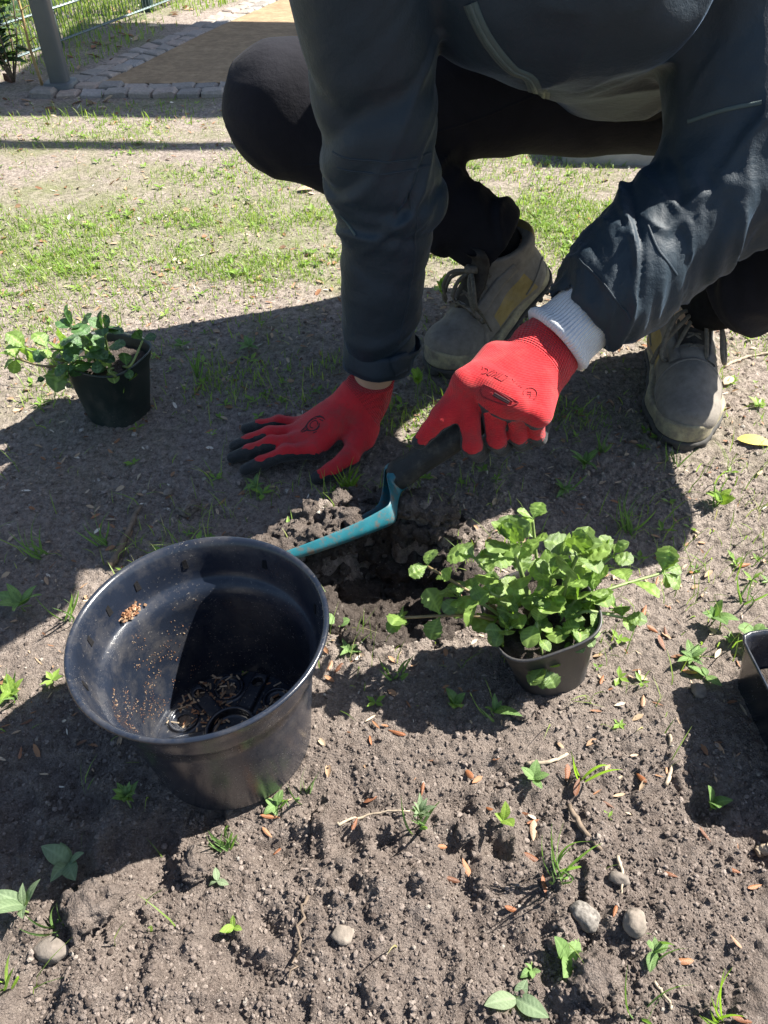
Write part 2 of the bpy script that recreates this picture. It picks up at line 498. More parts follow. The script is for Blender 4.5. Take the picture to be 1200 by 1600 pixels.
def knitw():
    s = NT('white_knit_cuff')
    w = s.node('TexNoise', Scale=260., Detail=3.); s.l.new(s.co, w.inputs['Vector'])
    rib = s.math('SINE', s.math('MULTIPLY', s.attr('ang'), 62.0))
    s.set(col=s.mix(w.outputs[0], (.50, .51, .52), (.68, .69, .70)), rough=.9, normal=s.bump(s.math('ADD', rib, w.outputs[0]), .7, .0012))
    s.b.inputs['Sheen Weight'].default_value = .3
    return s.m
MAT['knit'] = knitw()
def glovem():
    s = NT('glove_knit_and_latex')
    k = s.ramp(s.attr('coat'), [(.47, 0.), (.53, 1.)])
    u = s.attr('gu'); v = s.attr('gv')
    ribm = s.ramp(s.attr('cuff'), [(.45, 0.), (.55, 1.)])
    rows = s.math('SINE', s.math('MULTIPLY', v, 2 * math.pi / .0030))
    cols = s.math('SINE', s.math('MULTIPLY', u, 2 * math.pi / .0036))
    rib = s.math('MULTIPLY', s.math('ADD', s.math('MULTIPLY', rows, .8), s.math('MULTIPLY', cols, .6)), ribm)
    fine = s.math('MULTIPLY', s.math('SINE', s.math('MULTIPLY', u, 2 * math.pi / .0024)), s.math('SINE', s.math('MULTIPLY', v, 2 * math.pi / .0024)))
    n = s.noise(40, 5)
    red = s.ramp(n, [(.3, (.46, .012, .018)), (.7, (.60, .020, .026))])
    red = s.mix(1.0, red, s.ramp(s.math('ADD', s.math('MULTIPLY', rib, .4), .5), [(.0, .62), (.6, 1.06)]), 'MULTIPLY')
    red = s.mix(s.ramp(s.noise(24, 9, .8), [(.48, 0.), (.68, .6)]), red, (.17, .05, .042))
    blk = s.mix(s.ramp(s.noise(45, 7, .8), [(.5, 0.), (.75, .5)]), (.013, .015, .017), (.085, .078, .07))
    c = s.mix(k, red, blk)
    hgt = s.math('ADD', s.math('MULTIPLY', rib, 1.0), s.math('MULTIPLY', fine, .35))
    hgt = s.mix(k, hgt, s.math('MULTIPLY', s.noise(500, 3), 1.6))
    s.set(col=c, rough=s.mix(k, (.85, .85, .85), (.62, .62, .62)), normal=s.bump(hgt, .6, .0016, s.bump(s.noise(60, 5, .6), .4, .004)))
    s.b.inputs['Specular IOR Level'].default_value = .3
    s.b.inputs['Sheen Weight'].default_value = .15
    return s.m
MAT['glove'] = glovem()
MAT['print'] = plain('glove_print', (.20, .012, .016), .8, .2, 100)
MAT['print_dark'] = plain('glove_print_dark', (.045, .018, .02), .8, .2, 100)
MAT['teal'] = plain('teal_painted_steel', (.010, .115, .145), .42, .2, 40, 300, .2, .0006, .5, 0, (.10, .082, .068), 75, .50, .62)
MAT['handle'] = plain('trowel_grip_rubber', (.028, .028, .026), .7, .3, 60, 500, .5, .001, .3, 0, (.09, .08, .065), 50, .5, .75)
# background
MAT['granite'] = None
def settm():
    s = NT('granite_sett'); r = s.rnd(); n = s.noise(120, 5, .7)
    c = s.ramp(r, [(0, (.23, .21, .19)), (.4, (.31, .275, .24)), (.7, (.33, .265, .22)), (1, (.28, .265, .25))])
    c = s.mix(1.0, c, s.ramp(n, [(.3, .75), (.7, 1.2)]), 'MULTIPLY')
    s.set(col=c, rough=.85, normal=s.bump(s.noise(90, 5, .7), .5, .003)); s.b.inputs['Specular IOR Level'].default_value = .2
    return s.m
MAT['granite'] = settm()
MAT['sand'] = plain('path_sand', (.33, .235, .145), .95, .22, 40, 300, .8, .004, .1, 0, (.21, .15, .095), 9, .42, .75)
MAT['grey_paint'] = plain('grey_powder_coat', (.085, .093, .095), .45, .1, 10, 200, .1)
MAT['green_metal'] = plain('green_coated_steel', (.022, .05, .045), .4, .15, 10, 200, .1)
MAT['zinc'] = plain('galvanised_wire', (.13, .17, .17), .4, .15, 20, 200, .1, metal=.4)
MAT['concrete'] = plain('concrete', (.30, .285, .26), .9, .2, 14, 200, .6, .002, .2)
MAT['timber'] = plain('weathered_timber', (.22, .18, .14), .8, .25, 20, 120, .5, .002, .2)
MAT['straw'] = plain('dry_stalk', (.38, .26, .12), .7, .3, 40)
# ------------------------------------------------------------------ ground
HOLE = at(612, 903, 0)
MOUNDS = [(-.085, .765, .060, .040, .042), (-.045, .80, .07, .032, .026), (.048, .775, .050, .040, .060), (.082, .755, .034, .032, .046), (-.125, .725, .045, .035, .030), (.015, .79, .05, .03, .02)]
def ground_h(x, y):
    x = np.asarray(x, np.float32); y = np.asarray(y, np.float32)
    x, y = np.broadcast_arrays(x, y)
    near = sst(1.6, 1.1, y)
    z = .010 * fbm2(x * 2.1 + 3.3, y * 2.1, 3, 11) + .006 * fbm2(x * 7, y * 7, 3, 21) * near
    e = y + .05 * vn2(x * 5, y * 5, 31)
    dug = sst(.46, .36, e)                       # freshly raked bed in front
    dh = np.sqrt(((x - HOLE.x) / 1.15) ** 2 + (y - HOLE.y) ** 2)
    spoil = sst(.20, .10, dh)
    # bed: lumps of several sizes, sharper where dug
    c1 = bumps2(x * 22, y * 22, 41, .25, .55, .42)
    c2 = bumps2(x * 48 + 5, y * 48, 43, .25, .55, .6)
    c3 = bumps2(x * 105, y * 105 + 9, 47, .25, .55, .8)
    f = fbm2(x * 60, y * 60, 3, 51)
    c4 = bumps2(x * 190 + 3, y * 190, 49, .25, .6, .8)
    a = np.maximum(dug, spoil)
    z = z + a * (.010 * c1 * (vn2(x * 6, y * 6, 73) > -.1) + .0058 * c2 + .0027 * c3 + .0010 * c4 + .0034 * f + .016 * fbm2(x * 10, y * 10, 3, 61) + .010 * np.minimum(0, .35 - np.abs(vn2(x * 27, y * 27, 63)) * 2.2) * (vn2(x * 8 + 4, y * 8, 65) > -.2))
    z = z + (1 - a) * near * (.0032 * c2 * (vn2(x * 9, y * 9, 71) > .05) + .0026 * c3 + .0016 * c4 + .0018 * f)
    z = z + (1 - near) * .003 * fbm2(x * 14, y * 14, 3, 75)
    z = z - .012 * dug
    # trowel hole and its spoil
    hw = dh + .022 * vn2(x * 22, y * 22, 81) + .010 * vn2(x * 60, y * 60, 82)
    z = z - .085 * sst(.100, .055, hw)
    for (mx, my, rx, ry, h) in MOUNDS:
        q = np.sqrt(((x - mx) / rx) ** 2 + ((y - my) / ry) ** 2) + .28 * vn2(x * 40, y * 40, 91) + .15 * vn2(x * 95, y * 95, 92)
        m_ = sst(1.15, .25, q); z = z * (1 - .7 * m_) + h * m_ + .005 * c2 * m_ + .003 * c3 * m_
    return z
def gh(x, y): return float(ground_h(np.array([x]), np.array([y]))[0])
def on_ground(px, py, dz=0.0):
    p = at(px, py, 0)
    for _ in range(3):
        p = at(px, py, gh(p.x, p.y))
    return Vector((p.x, p.y, p.z + dz))
def axis(segs):
    out = [np.array([segs[0][0]])]
    for (a, b, n, g) in segs:
        if g == 0: out.append(np.linspace(a, b, n + 1)[1:])
        else:
            t = np.linspace(0, 1, n + 1)[1:]
            out.append(a + (b - a) * (np.exp(g * t) - 1) / (math.exp(g) - 1))
    return np.concatenate(out).astype(np.float32)
gx = axis([(-150, -3, 20, -4.), (-3, -.95, 34, -1.2), (-.95, -.62, 50, 0), (-.62, .66, 560, 0), (.66, .95, 45, 0), (.95, 3, 34, 1.2), (3, 150, 20, 4.)])
gy = axis([(-120, -.5, 16, -4.), (-.5, -.12, 40, 0), (-.12, .13, 60, 0), (.13, .86, 350, 0), (.86, 1.35, 120, 0), (1.35, 2.4, 110, 0), (2.4, 5, 90, 0), (5, 200, 30, 4.)])
GX, GY = np.meshgrid(gx, gy)
GZ = ground_h(GX.ravel(), GY.ravel())
nx_, ny_ = len(gx), len(gy)
_i = np.arange((ny_ - 1) * nx_).reshape(ny_ - 1, nx_)[:, :-1].ravel()
GF = np.stack([_i, _i + 1, _i + 1 + nx_, _i + nx_], 1)
ground = link('ground', mesh_np('ground', np.stack([GX.ravel(), GY.ravel(), GZ], 1), GF), MAT['soil'])
ground['kind'] = 'structure'

# ------------------------------------------------------------------ sand path with granite setts
PD = Vector((.302, .953, 0))                       # direction the path runs
PN = Vector((.953, -.302, 0))
PC = Vector((-1.20, 2.90, 0))                      # front left corner
def path_edge(y, off): # x of the line parallel to the path's left edge
    return PC.x + (y - PC.y) * PD.x / PD.y + off / PN.x
V = []; F = []
ys = np.linspace(3.02, 14, 60); xsn = 26
for yy in ys:
    x0 = path_edge(yy, .15)
    for k in range(xsn):
        xx = x0 + (2.6 - x0 + .3 * (yy - 3)) * k / (xsn - 1)
        V.append((xx, yy, .009 + .003 * math.sin(xx * 5 + yy * 3)))
for i in range(len(ys) - 1):
    for k in range(xsn - 1):
        a = i * xsn + k; F.append((a, a + 1, a + 1 + xsn, a + xsn))
path = link('path', mesh_np('path', V, np.array(F)), MAT['sand'])
path['kind'] = 'structure'
sett_meshes = []
for k in range(5):
    r_ = random.Random(k)
    Vb, Fb = bbox_vf((-.039, -.033, -.06), (.039, .033, .012), .006)
    Vb = Vb + np.array([[r_.uniform(-.004, .004), r_.uniform(-.004, .004), r_.uniform(-.003, .003)] for _ in Vb], np.float32)
    me = mesh_np('sett', Vb, Fb, False); me.materials.append(MAT['granite']); sett_meshes.append(me)
def sett(x, y, rz, s=1.0):
    o = bpy.data.objects.new('sett', random.choice(sett_meshes)); COL.objects.link(o); o.parent = path
    o.location = (x, y, random.uniform(-.004, .004)); o.rotation_euler = (random.gauss(0, .03), random.gauss(0, .03), rz + random.gauss(0, .04))
    o.scale = (s * random.uniform(.93, 1.03), random.uniform(.94, 1.04), 1)
for row in range(2):
    x = path_edge(2.9 + row * .085, .03) + row * .02
    while x < 1.6:
        sett(x, 2.915 + row * .072, 0); x += .083
pa = math.atan2(PD.y, PD.x)
for row in range(2):
    d = .20
    while d < 4.2:
        p = PC + PD * d + PN * (.045 + row * .073)
        sett(p.x, p.y, pa); d += .083

# ------------------------------------------------------------------ fence, posts
FA, FB = Vector((-1.30, 3.56, 0)), Vector((-1.08, 4.26, 0))
fd = (FB - FA).normalized()
F0 = FA - fd * 1.9; F1 = FA + fd * 4.6
fence = thing('wire_fence', 'green double wire mesh fence beside the sand path', 'fence', FA)
def beam(a, b, w, t, up=Vector((0, 0, 1))):
    a = Vector(a); b = Vector(b); d = (b - a).normalized()
    s = d.cross(up)
    s = s.normalized() if s.length > 1e-4 else Vector((1, 0, 0))
    u = s.cross(d).normalized()
    V = []
    for p in (a, b):
        for (i, j) in ((-1,-1),(1,-1),(1,1),(-1,1)):
            V.append(tuple(p + s * (i * w / 2) + u * (j * t / 2)))
    return np.array(V, np.float32), np.array([(0,3,2,1),(4,5,6,7),(0,1,5,4),(1,2,6,5),(2,3,7,6),(3,0,4,7)], np.int32)
side = Vector((fd.y, -fd.x, 0))
mb = MB(); L = (F1 - F0).length; k = 0
while k * .027 < L:
    p = F0 + fd * (k * .027)
    V, F = tube_vf([p + Vector((0, 0, .03)), p + Vector((0, 0, 1.25))], .0016, 4, False); mb.add(V, F[0]); k += 1
w = link('vertical_wires', None if False else mesh_np('vertical_wires', mb.verts() - np.array(FA, np.float32), mb.faces()), MAT['zinc'], fence)
w['kind'] = 'stuff'
for hz in (.03, .14, .25, .36, .47, .58, .69, .80, .91, 1.02, 1.13, 1.24):
    for sg in (-1, 1):
        V, F = tube_vf([F0 + Vector((0, 0, hz)) + side * (.0055 * sg), F1 + Vector((0, 0, hz)) + side * (.0055 * sg)], .0030, 6)
        wpart('rail_wire', V, F, MAT['zinc'], fence)
for kk, dist in enumerate((-1.7, 0, .735, 2.2, 3.7)):
    p = FA + fd * dist - side * .035
    V, F = bbox_vf((p.x - .022, p.y - .03, -.1), (p.x + .022, p.y + .03, 1.32), .004)
    po = wpart('post', V, F, MAT['green_metal'], fence)
    V, F = bbox_vf((p.x + .023, p.y - .006, .0), (p.x + .028, p.y + .006, 1.3), .002)
    wpart('clamp_strip', V, F, MAT['zinc'], po)
gp = at(97, 138, 0)
gpost = thing('grey_post', 'thick grey metal post standing on the corner of the granite border', 'post', gp)
V, F = lathe_vf([(.030, -.1, .5), (.030, 2.58, .5), (.026, 2.60, .5), (.0, 2.60, .5)], 28)
wpart('shaft', V + np.array(gp, np.float32), F, MAT['grey_paint'], gpost)
V, F = lathe_vf([(.05, .0, .6), (.05, .022, .6), (.047, .024, .6), (.03, .024, .6)], 28)
wpart('foot_plate', V + np.array(gp, np.float32), F, MAT['grey_paint'], gpost)

# low concrete block behind the person
cb = at(905, 262, 0)
blk = thing('concrete_block', 'low grey concrete block on the ground behind the crouching person', 'block', cb)
V, F = bbox_vf((.50, cb.y + .02, -.02), (1.25, cb.y + .20, .12), .012)
wpart('slab', V, F, MAT['concrete'], blk)

# unseen roof on posts, added to shade the setts (stands right of the frame)
sh = thing('shade_canopy', 'unseen timber roof added to shade the path', 'shade_canopy', (1.9, 4.0, 0))
def sbox(nm, lo, hi, m): V, F = bbox_vf(lo, hi, .006); return wpart(nm, V, F, m, sh)
roof = sbox('roof', (.66, 3.32, 2.40), (3.6, 4.66, 2.46), MAT['timber'])
sbox('beam', (.30, 2.985, 2.33), (3.7, 3.045, 2.395), MAT['timber'])
for x in (2.75, 3.4):
    for y in (3.5, 4.5):
        sbox('post', (x - .045, y - .045, -.1), (x + .045, y + .045, 2.395), MAT['timber'])
    sbox('joist', (x - .03, 2.95, 2.397), (x + .03, 3.319, 2.45), MAT['timber'])
# ------------------------------------------------------------------ signed distance modelling
class Vol:
    def __init__(s, lo, hi, res):
        s.lo = np.array(lo, np.float32); s.res = res
        n = np.ceil((np.array(hi) - np.array(lo)) / res).astype(int) + 1
        s.n = n
        a = [s.lo[i] + res * np.arange(n[i], dtype=np.float32) for i in range(3)]
        s.X = a[0][:, None, None]; s.Y = a[1][None, :, None]; s.Z = a[2][None, None, :]
        s.D = np.full(tuple(n), 1e3, np.float32)
def seg_t(g, a, b):
    a = np.array(a, np.float32); b = np.array(b, np.float32); ab = b - a
    L2 = float(ab @ ab)
    t = ((g.X - a[0]) * ab[0] + (g.Y - a[1]) * ab[1] + (g.Z - a[2]) * ab[2]) / L2
    return t, a, ab
def rcone(g, a, b, ra, rb, up=None, fu=1.0, fv=1.0, clamp=True, ease=False):
    """tapered capsule; up/fu/fv flatten the section"""
    t, a, ab = seg_t(g, a, b)
    tc = np.clip(t, 0, 1) if clamp else t
    px = g.X - (a[0] + tc * ab[0]); py = g.Y - (a[1] + tc * ab[1]); pz = g.Z - (a[2] + tc * ab[2])
    te = tc * tc * (3 - 2 * tc) if ease else tc
    r = ra + (rb - ra) * te
    if up is None:
        return np.sqrt(px * px + py * py + pz * pz) - r
    ax = ab / np.linalg.norm(ab)
    u = np.array(up, np.float32); u = u - ax * (u @ ax); u /= np.linalg.norm(u)
    v = np.cross(ax, u)
    du = px * u[0] + py * u[1] + pz * u[2]
    dv = px * v[0] + py * v[1] + pz * v[2]
    dw = px * ax[0] + py * ax[1] + pz * ax[2]
    q = np.sqrt((du / fu) ** 2 + (dv / fv) ** 2 + dw * dw)
    return (q - r) * min(fu, fv, 1.0)
def ell(g, c, r, M=None):
    px = g.X - c[0]; py = g.Y - c[1]; pz = g.Z - c[2]
    if M is not None:
        M = np.array(M, np.float32)
        px, py, pz = (M[0,0]*px + M[1,0]*py + M[2,0]*pz, M[0,1]*px + M[1,1]*py + M[2,1]*pz, M[0,2]*px + M[1,2]*py + M[2,2]*pz)
    q = np.sqrt((px / r[0]) ** 2 + (py / r[1]) ** 2 + (pz / r[2]) ** 2)
    return (q - 1) * min(r)
def rbox(g, c, h, r):
    px = np.abs(g.X - c[0]) - (h[0] - r); py = np.abs(g.Y - c[1]) - (h[1] - r); pz = np.abs(g.Z - c[2]) - (h[2] - r)
    o = np.sqrt(np.maximum(px, 0) ** 2 + np.maximum(py, 0) ** 2 + np.maximum(pz, 0) ** 2)
    return o + np.minimum(np.maximum(px, np.maximum(py, pz)), 0) - r
def plane(g, p, n):
    n = Vector(n).normalized()
    return (g.X - p[0]) * n.x + (g.Y - p[1]) * n.y + (g.Z - p[2]) * n.z
def smin(a, b, k):
    h = np.maximum(k - np.abs(a - b), 0) / k
    return np.minimum(a, b) - h * h * k * .25
def smax(a, b, k): return -smin(-a, -b, k)
def band(g, D, w=.025):
    D = np.broadcast_to(D, tuple(g.n)) if D.shape != tuple(g.n) else D
    idx = np.nonzero(np.abs(D) < w)
    P = np.stack([g.X.ravel()[idx[0]], g.Y.ravel()[idx[1]], g.Z.ravel()[idx[2]]], 1)
    return idx, P
def limb_coords(P, a, b):
    a = np.array(a, np.float32); b = np.array(b, np.float32); ab = b - a; L = np.linalg.norm(ab); ax = ab / L
    s = (P - a) @ ax
    ref = np.array([0, 0, 1.], np.float32) if abs(ax[2]) < .8 else np.array([0, 1., 0], np.float32)
    u = ref - ax * (ref @ ax); u /= np.linalg.norm(u); v = np.cross(ax, u)
    q = P - a - s[:, None] * ax
    return s, np.arctan2(q @ v, q @ u), L
def folds(g, D, a, b, amp, freq=26., around=1.2, seed=0, mask=None, twist=.7, sharp=.5):
    """cloth creases running round a limb: returns D with relief near its surface"""
    D = np.array(np.broadcast_to(D, tuple(g.n)), np.float32)
    idx, P = band(g, D, .03)
    s, th, L = limb_coords(P, a, b)
    c, n = np.cos(th) * around, np.sin(th) * around
    warp = .8 * vn3(s * 9, c * 1.3, n * 1.3, seed + 5)
    ph = s * freq + twist * np.sin(th + seed) + warp
    n1 = vn3(ph, c, n, seed)
    n2 = 1 - np.abs(vn3(ph * .8 + 3.1, c * 1.2 + 4, n * 1.2, seed + 1)) * 2
    w = (1 - sharp) * n1 + sharp * n2 + .30 * (1 - 2 * np.abs(vn3(ph * 1.9, c * 2.2, n * 2.2, seed + 2)))
    r1 = vn3(ph * .55 + 7.7 + .5 * n, c * .9 + 2, n * .9, seed + 8)
    w = w + 1.1 * np.exp(-(r1 / .10) ** 2) - .5 * np.exp(-((r1 - .22) / .12) ** 2)
    m = 1.0 if mask is None else mask(s / L)
    D[idx] -= amp * w * m
    return D
def nets(g, D):
    D = np.asarray(D, np.float32)
    S = D < 0
    c = [S[i:S.shape[0]-1+i, j:S.shape[1]-1+j, k:S.shape[2]-1+k] for i in (0,1) for j in (0,1) for k in (0,1)]
    cnt = sum(x.astype(np.int8) for x in c)
    mixed = (cnt > 0) & (cnt < 8)
    ijk = np.argwhere(mixed)
    idx = np.full(mixed.shape, -1, np.int64)
    idx[mixed] = np.arange(len(ijk))
    acc = np.zeros((len(ijk), 3), np.float32); num = np.zeros(len(ijk), np.float32)
    I, J, K = ijk.T
    corners = [(i, j, k) for i in (0,1) for j in (0,1) for k in (0,1)]
    vals = {q: D[I+q[0], J+q[1], K+q[2]] for q in corners}
    for a in corners:
        for ax in range(3):
            if a[ax]: continue
            b = list(a); b[ax] = 1; b = tuple(b)
            da, db = vals[a], vals[b]
            m = (da < 0) != (db < 0)
            t = np.where(m, da / np.where(m, da - db, 1), 0)
            p = np.array(a, np.float32)[None].repeat(len(ijk), 0); p[:, ax] = t
            acc += np.where(m[:, None], p, 0); num += m
    V = (ijk + acc / num[:, None]) * g.res + g.lo
    F = []
    for ax in range(3):
        o = [x for x in range(3) if x != ax]
        sl0 = [slice(None)] * 3; sl1 = [slice(None)] * 3
        sl0[ax] = slice(0, -1); sl1[ax] = slice(1, None)
        A = S[tuple(sl0)]; B = S[tuple(sl1)]
        e = np.argwhere(A != B)
        e = e[(e[:, o[0]] > 0) & (e[:, o[1]] > 0) & (e[:, o[0]] < S.shape[o[0]] - 1) & (e[:, o[1]] < S.shape[o[1]] - 1)]
        def cell(d0, d1):
            q = e.copy(); q[:, o[0]] -= d0; q[:, o[1]] -= d1
            return idx[q[:, 0], q[:, 1], q[:, 2]]
        quad = np.stack([cell(1, 1), cell(0, 1), cell(0, 0), cell(1, 0)], 1)
        inside = A[tuple(e.T)]
        flip = ~inside if ax != 1 else inside
        quad[flip] = quad[flip][:, ::-1]
        F.append(quad)
    return V.astype(np.float32), np.concatenate(F).astype(np.int32)
def vnormals(V, F):
    n = np.cross(V[F[:, 2]] - V[F[:, 0]], V[F[:, 3]] - V[F[:, 1]])
    N = np.zeros_like(V)
    for k in range(4): np.add.at(N, F[:, k], n)
    return N / np.maximum(np.linalg.norm(N, axis=1, keepdims=True), 1e-12)
def relax(V, F, it=1, lam=.5):
    E = np.concatenate([F[:, [0,1]], F[:, [1,2]], F[:, [2,3]], F[:, [3,0]]])
    for _ in range(it):
        A = np.zeros_like(V); c = np.zeros(len(V), np.float32)
        np.add.at(A, E[:, 0], V[E[:, 1]]); np.add.at(c, E[:, 0], 1)
        np.add.at(A, E[:, 1], V[E[:, 0]]); np.add.at(c, E[:, 1], 1)
        V = V * (1 - lam) + lam * A / np.maximum(c, 1)[:, None]
    return V
def bvh_of(V, F): return BVHTree.FromPolygons([tuple(v) for v in V], [tuple(int(i) for i in f) for f in F])
def ribbon(bvh, pts, width, lift=.001, thick=.002, n=24, closed=False):
    """strip of fabric lying on a surface along world points"""
    P = spline(pts, n) if n else [Vector(p) for p in pts]
    S = []; Nn = []
    for p in P:
        loc, nor, *_ = bvh.find_nearest(p)
        S.append(loc); Nn.append(nor)
    for _ in range(2):
        Nn = [(Nn[max(i-1,0)] + Nn[i] * 2 + Nn[min(i+1,len(Nn)-1)]).normalized() for i in range(len(Nn))]
    V = []; Q = []
    for i, (p, nn) in enumerate(zip(S, Nn)):
        t = (S[min(i+1, len(S)-1)] - S[max(i-1, 0)])
        sd = t.cross(nn)
        sd = sd.normalized() if sd.length > 1e-9 else Vector((1,0,0))
        wv = width[i] if hasattr(width, '__len__') else width
        for (q, h) in ((-.5, lift - .002), (-.5, lift + thick * .6), (-.25, lift + thick), (.25, lift + thick), (.5, lift + thick * .6), (.5, lift - .002)):
            V.append(tuple(p + sd * (q * wv) + nn * h))
        if i:
            for k in range(5):
                a = (i-1)*6+k; Q.append((a, a+1, a+7, a+6))
    return np.array(V, np.float32), np.array(Q, np.int32)
# ------------------------------------------------------------------ crouching person
S_R, E_R, W_R = Vector((-.030, .965, .650)), Vector((.004, 1.010, .36)), Vector((-.012, 1.000, .075))
S_L, E_L, W_L = Vector((.385, 1.07, .655)), Vector((.440, .985, .410)), Vector((.219, .868, .237))
CH, BE, PE = Vector((.175, 1.03, .635)), Vector((.285, 1.25, .570)), Vector((.40, 1.44, .46))
H_R, K_R, A_R = Vector((.31, 1.44, .405)), Vector((-.155, 1.315, .388)), Vector((.215, 1.255, .185))
H_L, K_L, A_L = Vector((.51, 1.40, .42)), Vector((.675, .905, .43)), Vector((.505, 1.135, .13))
NECK, HEAD = Vector((.165, .965, .735)), Vector((.15, .835, .82))
person = thing('person', 'crouching person in dark green jacket and red gloves digging with a trowel', 'person', (.3, 1.15, 0))
up_t = Vector((0, -.35, 1))
# where the boots stand: one flat with the toe to the front, one on its ball with the heel up
_toe = on_ground(1068, 700); _d = Vector((_toe.x - .520, _toe.y - 1.215, 0)).normalized()
MBOOT_L = Matrix.Translation((_toe.x - _d.x * .30, _toe.y - _d.y * .30, gh(.48, 1.0))) @ Matrix.Rotation(math.atan2(_d.y, _d.x), 4, 'Z')
BPIT = rad(33)
_d = Vector((-.20, -.165, 0)).normalized(); _b = on_ground(672, 590) - _d * .105
MBOOT_R = Matrix.Translation((_b.x, _b.y, gh(_b.x, _b.y) + .002)) @ Matrix.Rotation(math.atan2(_d.y, _d.x), 4, 'Z') @ Matrix.Rotation(BPIT, 4, 'Y') @ Matrix.Translation((-.20, 0, 0))
def arm(g, s, e, w, r0, r1, r2, k=.03):
    return smin(rcone(g, s, e, r0, r1), rcone(g, e, w, r1, r2), k)

# --- body (skin), mostly under the clothes
g = Vol((-.30, .70, -.02), (.86, 1.62, 1.0), .0075)
D = arm(g, S_R, E_R, W_R + Vector((-.005, 0, .01)), .05, .042, .0290)
D = smin(D, arm(g, S_L, E_L, W_L, .05, .042, .028), .03)
D = smin(D, rcone(g, CH, BE, .095, .085, up_t, .9, 1.3), .05)
D = smin(D, rcone(g, BE, PE, .085, .085, up_t, .9, 1.3), .05)
for h, k_, a_ in ((H_R, K_R, A_R), (H_L, K_L, A_L)):
    D = smin(D, rcone(g, h, k_, .075, .055), .05); D = smin(D, rcone(g, k_, a_, .050, .026), .03)
for a_, M_ in ((A_R, MBOOT_R), (A_L, MBOOT_L)):
    D = smin(D, rcone(g, a_, M_ @ Vector((.058, 0, .10)), .024, .022), .02); D = smin(D, rcone(g, M_ @ Vector((.058, 0, .10)), M_ @ Vector((.17, 0, .055)), .022, .014), .02)
D = smin(D, rcone(g, CH, NECK, .07, .055), .05)
fdir = Vector((-.12, -.75, -.62)).normalized()
MH = fdir.to_track_quat('Y', 'Z').to_matrix()
D = smin(D, rcone(g, NECK, HEAD, .055, .06), .04)
D = smin(D, ell(g, HEAD, (.074, .092, .112), MH), .03)
jaw = HEAD + fdir * .045 - (MH @ Vector((0, 0, 1))) * .06
D = smin(D, ell(g, jaw, (.052, .045, .05), MH), .03)
nose = HEAD + fdir * .098 - (MH @ Vector((0, 0, 1))) * .015
D = smin(D, rcone(g, nose + MH @ Vector((0, -.012, .03)), nose + MH @ Vector((0, .01, -.012)), .007, .013), .012)
for sx in (-1, 1):
    ear = HEAD + MH @ Vector((.076 * sx, -.01, -.01)); D = smin(D, ell(g, ear, (.010, .02, .032), MH), .008)
    eye = HEAD + MH @ Vector((.031 * sx, .095, .012)); D = smax(D, -ell(g, eye, (.018, .016, .013), MH), .012)
lip = HEAD + MH @ Vector((0, .090, -.062)); D = smin(D, ell(g, lip, (.022, .010, .008), MH), .006)
# hands inside the gloves
D = smin(D, rcone(g, W_R + Vector((-.012, -.004, 0)), at(480, 692, .022), .016, .009), .015)
D = smin(D, rcone(g, W_L, at_depth(785, 622, .985), .026, .014), .02)
V, F = nets(g, D)
wpart('body', relax(V, F, 1), F, MAT['skin'], person)
# hair cap
g = Vol(np.array(HEAD) - .16, np.array(HEAD) + .16, .006)
D = ell(g, HEAD + MH @ Vector((0, -.012, .012)), (.086, .098, .118), MH)
D = smax(D, -plane(g, HEAD + MH @ Vector((0, .045, .0)), MH @ Vector((0, -1, .55))), .02)
idx, P = band(g, D, .02); D[idx] -= .006 * vn3(P[:, 0] * 60, P[:, 1] * 60, P[:, 2] * 20, 3)
V, F = nets(g, D); wpart('hair', V, F, MAT['hair'], person)

# --- trousers
g = Vol((-.30, .75, .02), (.86, 1.66, .64), .0055)
def leg(h, k_, a_, rh, rk, rk2, ra, cut, seed):
    th = rcone(g, h, k_, rh, rk)
    th = folds(g, th, h, k_, .0040, 15, .5, seed, lambda t: .4 + .5 * sst(.3, .9, 1 - t) + .5 * sst(.6, 1., t), 1.6, .6)
    sh = rcone(g, k_, a_, rk2, ra)
    sh = folds(g, sh, k_, a_, .0055, 26, .5, seed + 3, lambda t: .25 + 1.0 * sst(.25, .8, t), .6)
    ax = (a_ - k_).normalized()
    sh = smax(sh, plane(g, k_ + (a_ - k_) * cut, ax), .008)
    return smin(th, sh, .035), ax
Dr, axr = leg(H_R, K_R, A_R, .112, .092, .084, .058, .95, 11)
Dl, axl = leg(H_L, K_L, A_L, .112, .090, .082, .060, .80, 23)
D = smin(Dr, Dl, .05)
D = smin(D, ell(g, PE + Vector((.01, .02, -.03)), (.19, .14, .145)), .06)
for k_, a_, ax, cut, r in ((K_R, A_R, axr, .95, .046), (K_L, A_L, axl, .80, .052)):
    D = smax(D, -rcone(g, k_ + (a_ - k_) * (cut - .2), a_ + ax * .08, r, r), .004)
V, F = nets(g, D); V = relax(V, F, 1, .4)
trousers = wpart('trousers', V, F, MAT['trousers'], person)
tb = bvh_of(V, F)
rb_V, rb_F = ribbon(tb, [H_R + Vector((.0, -.11, .03)), (H_R + K_R) / 2 + Vector((0, -.1, -.03)), K_R + Vector((.03, -.08, -.05))], .004, .0, .0012)
wpart('seam', rb_V, rb_F, MAT['trousers'], trousers)

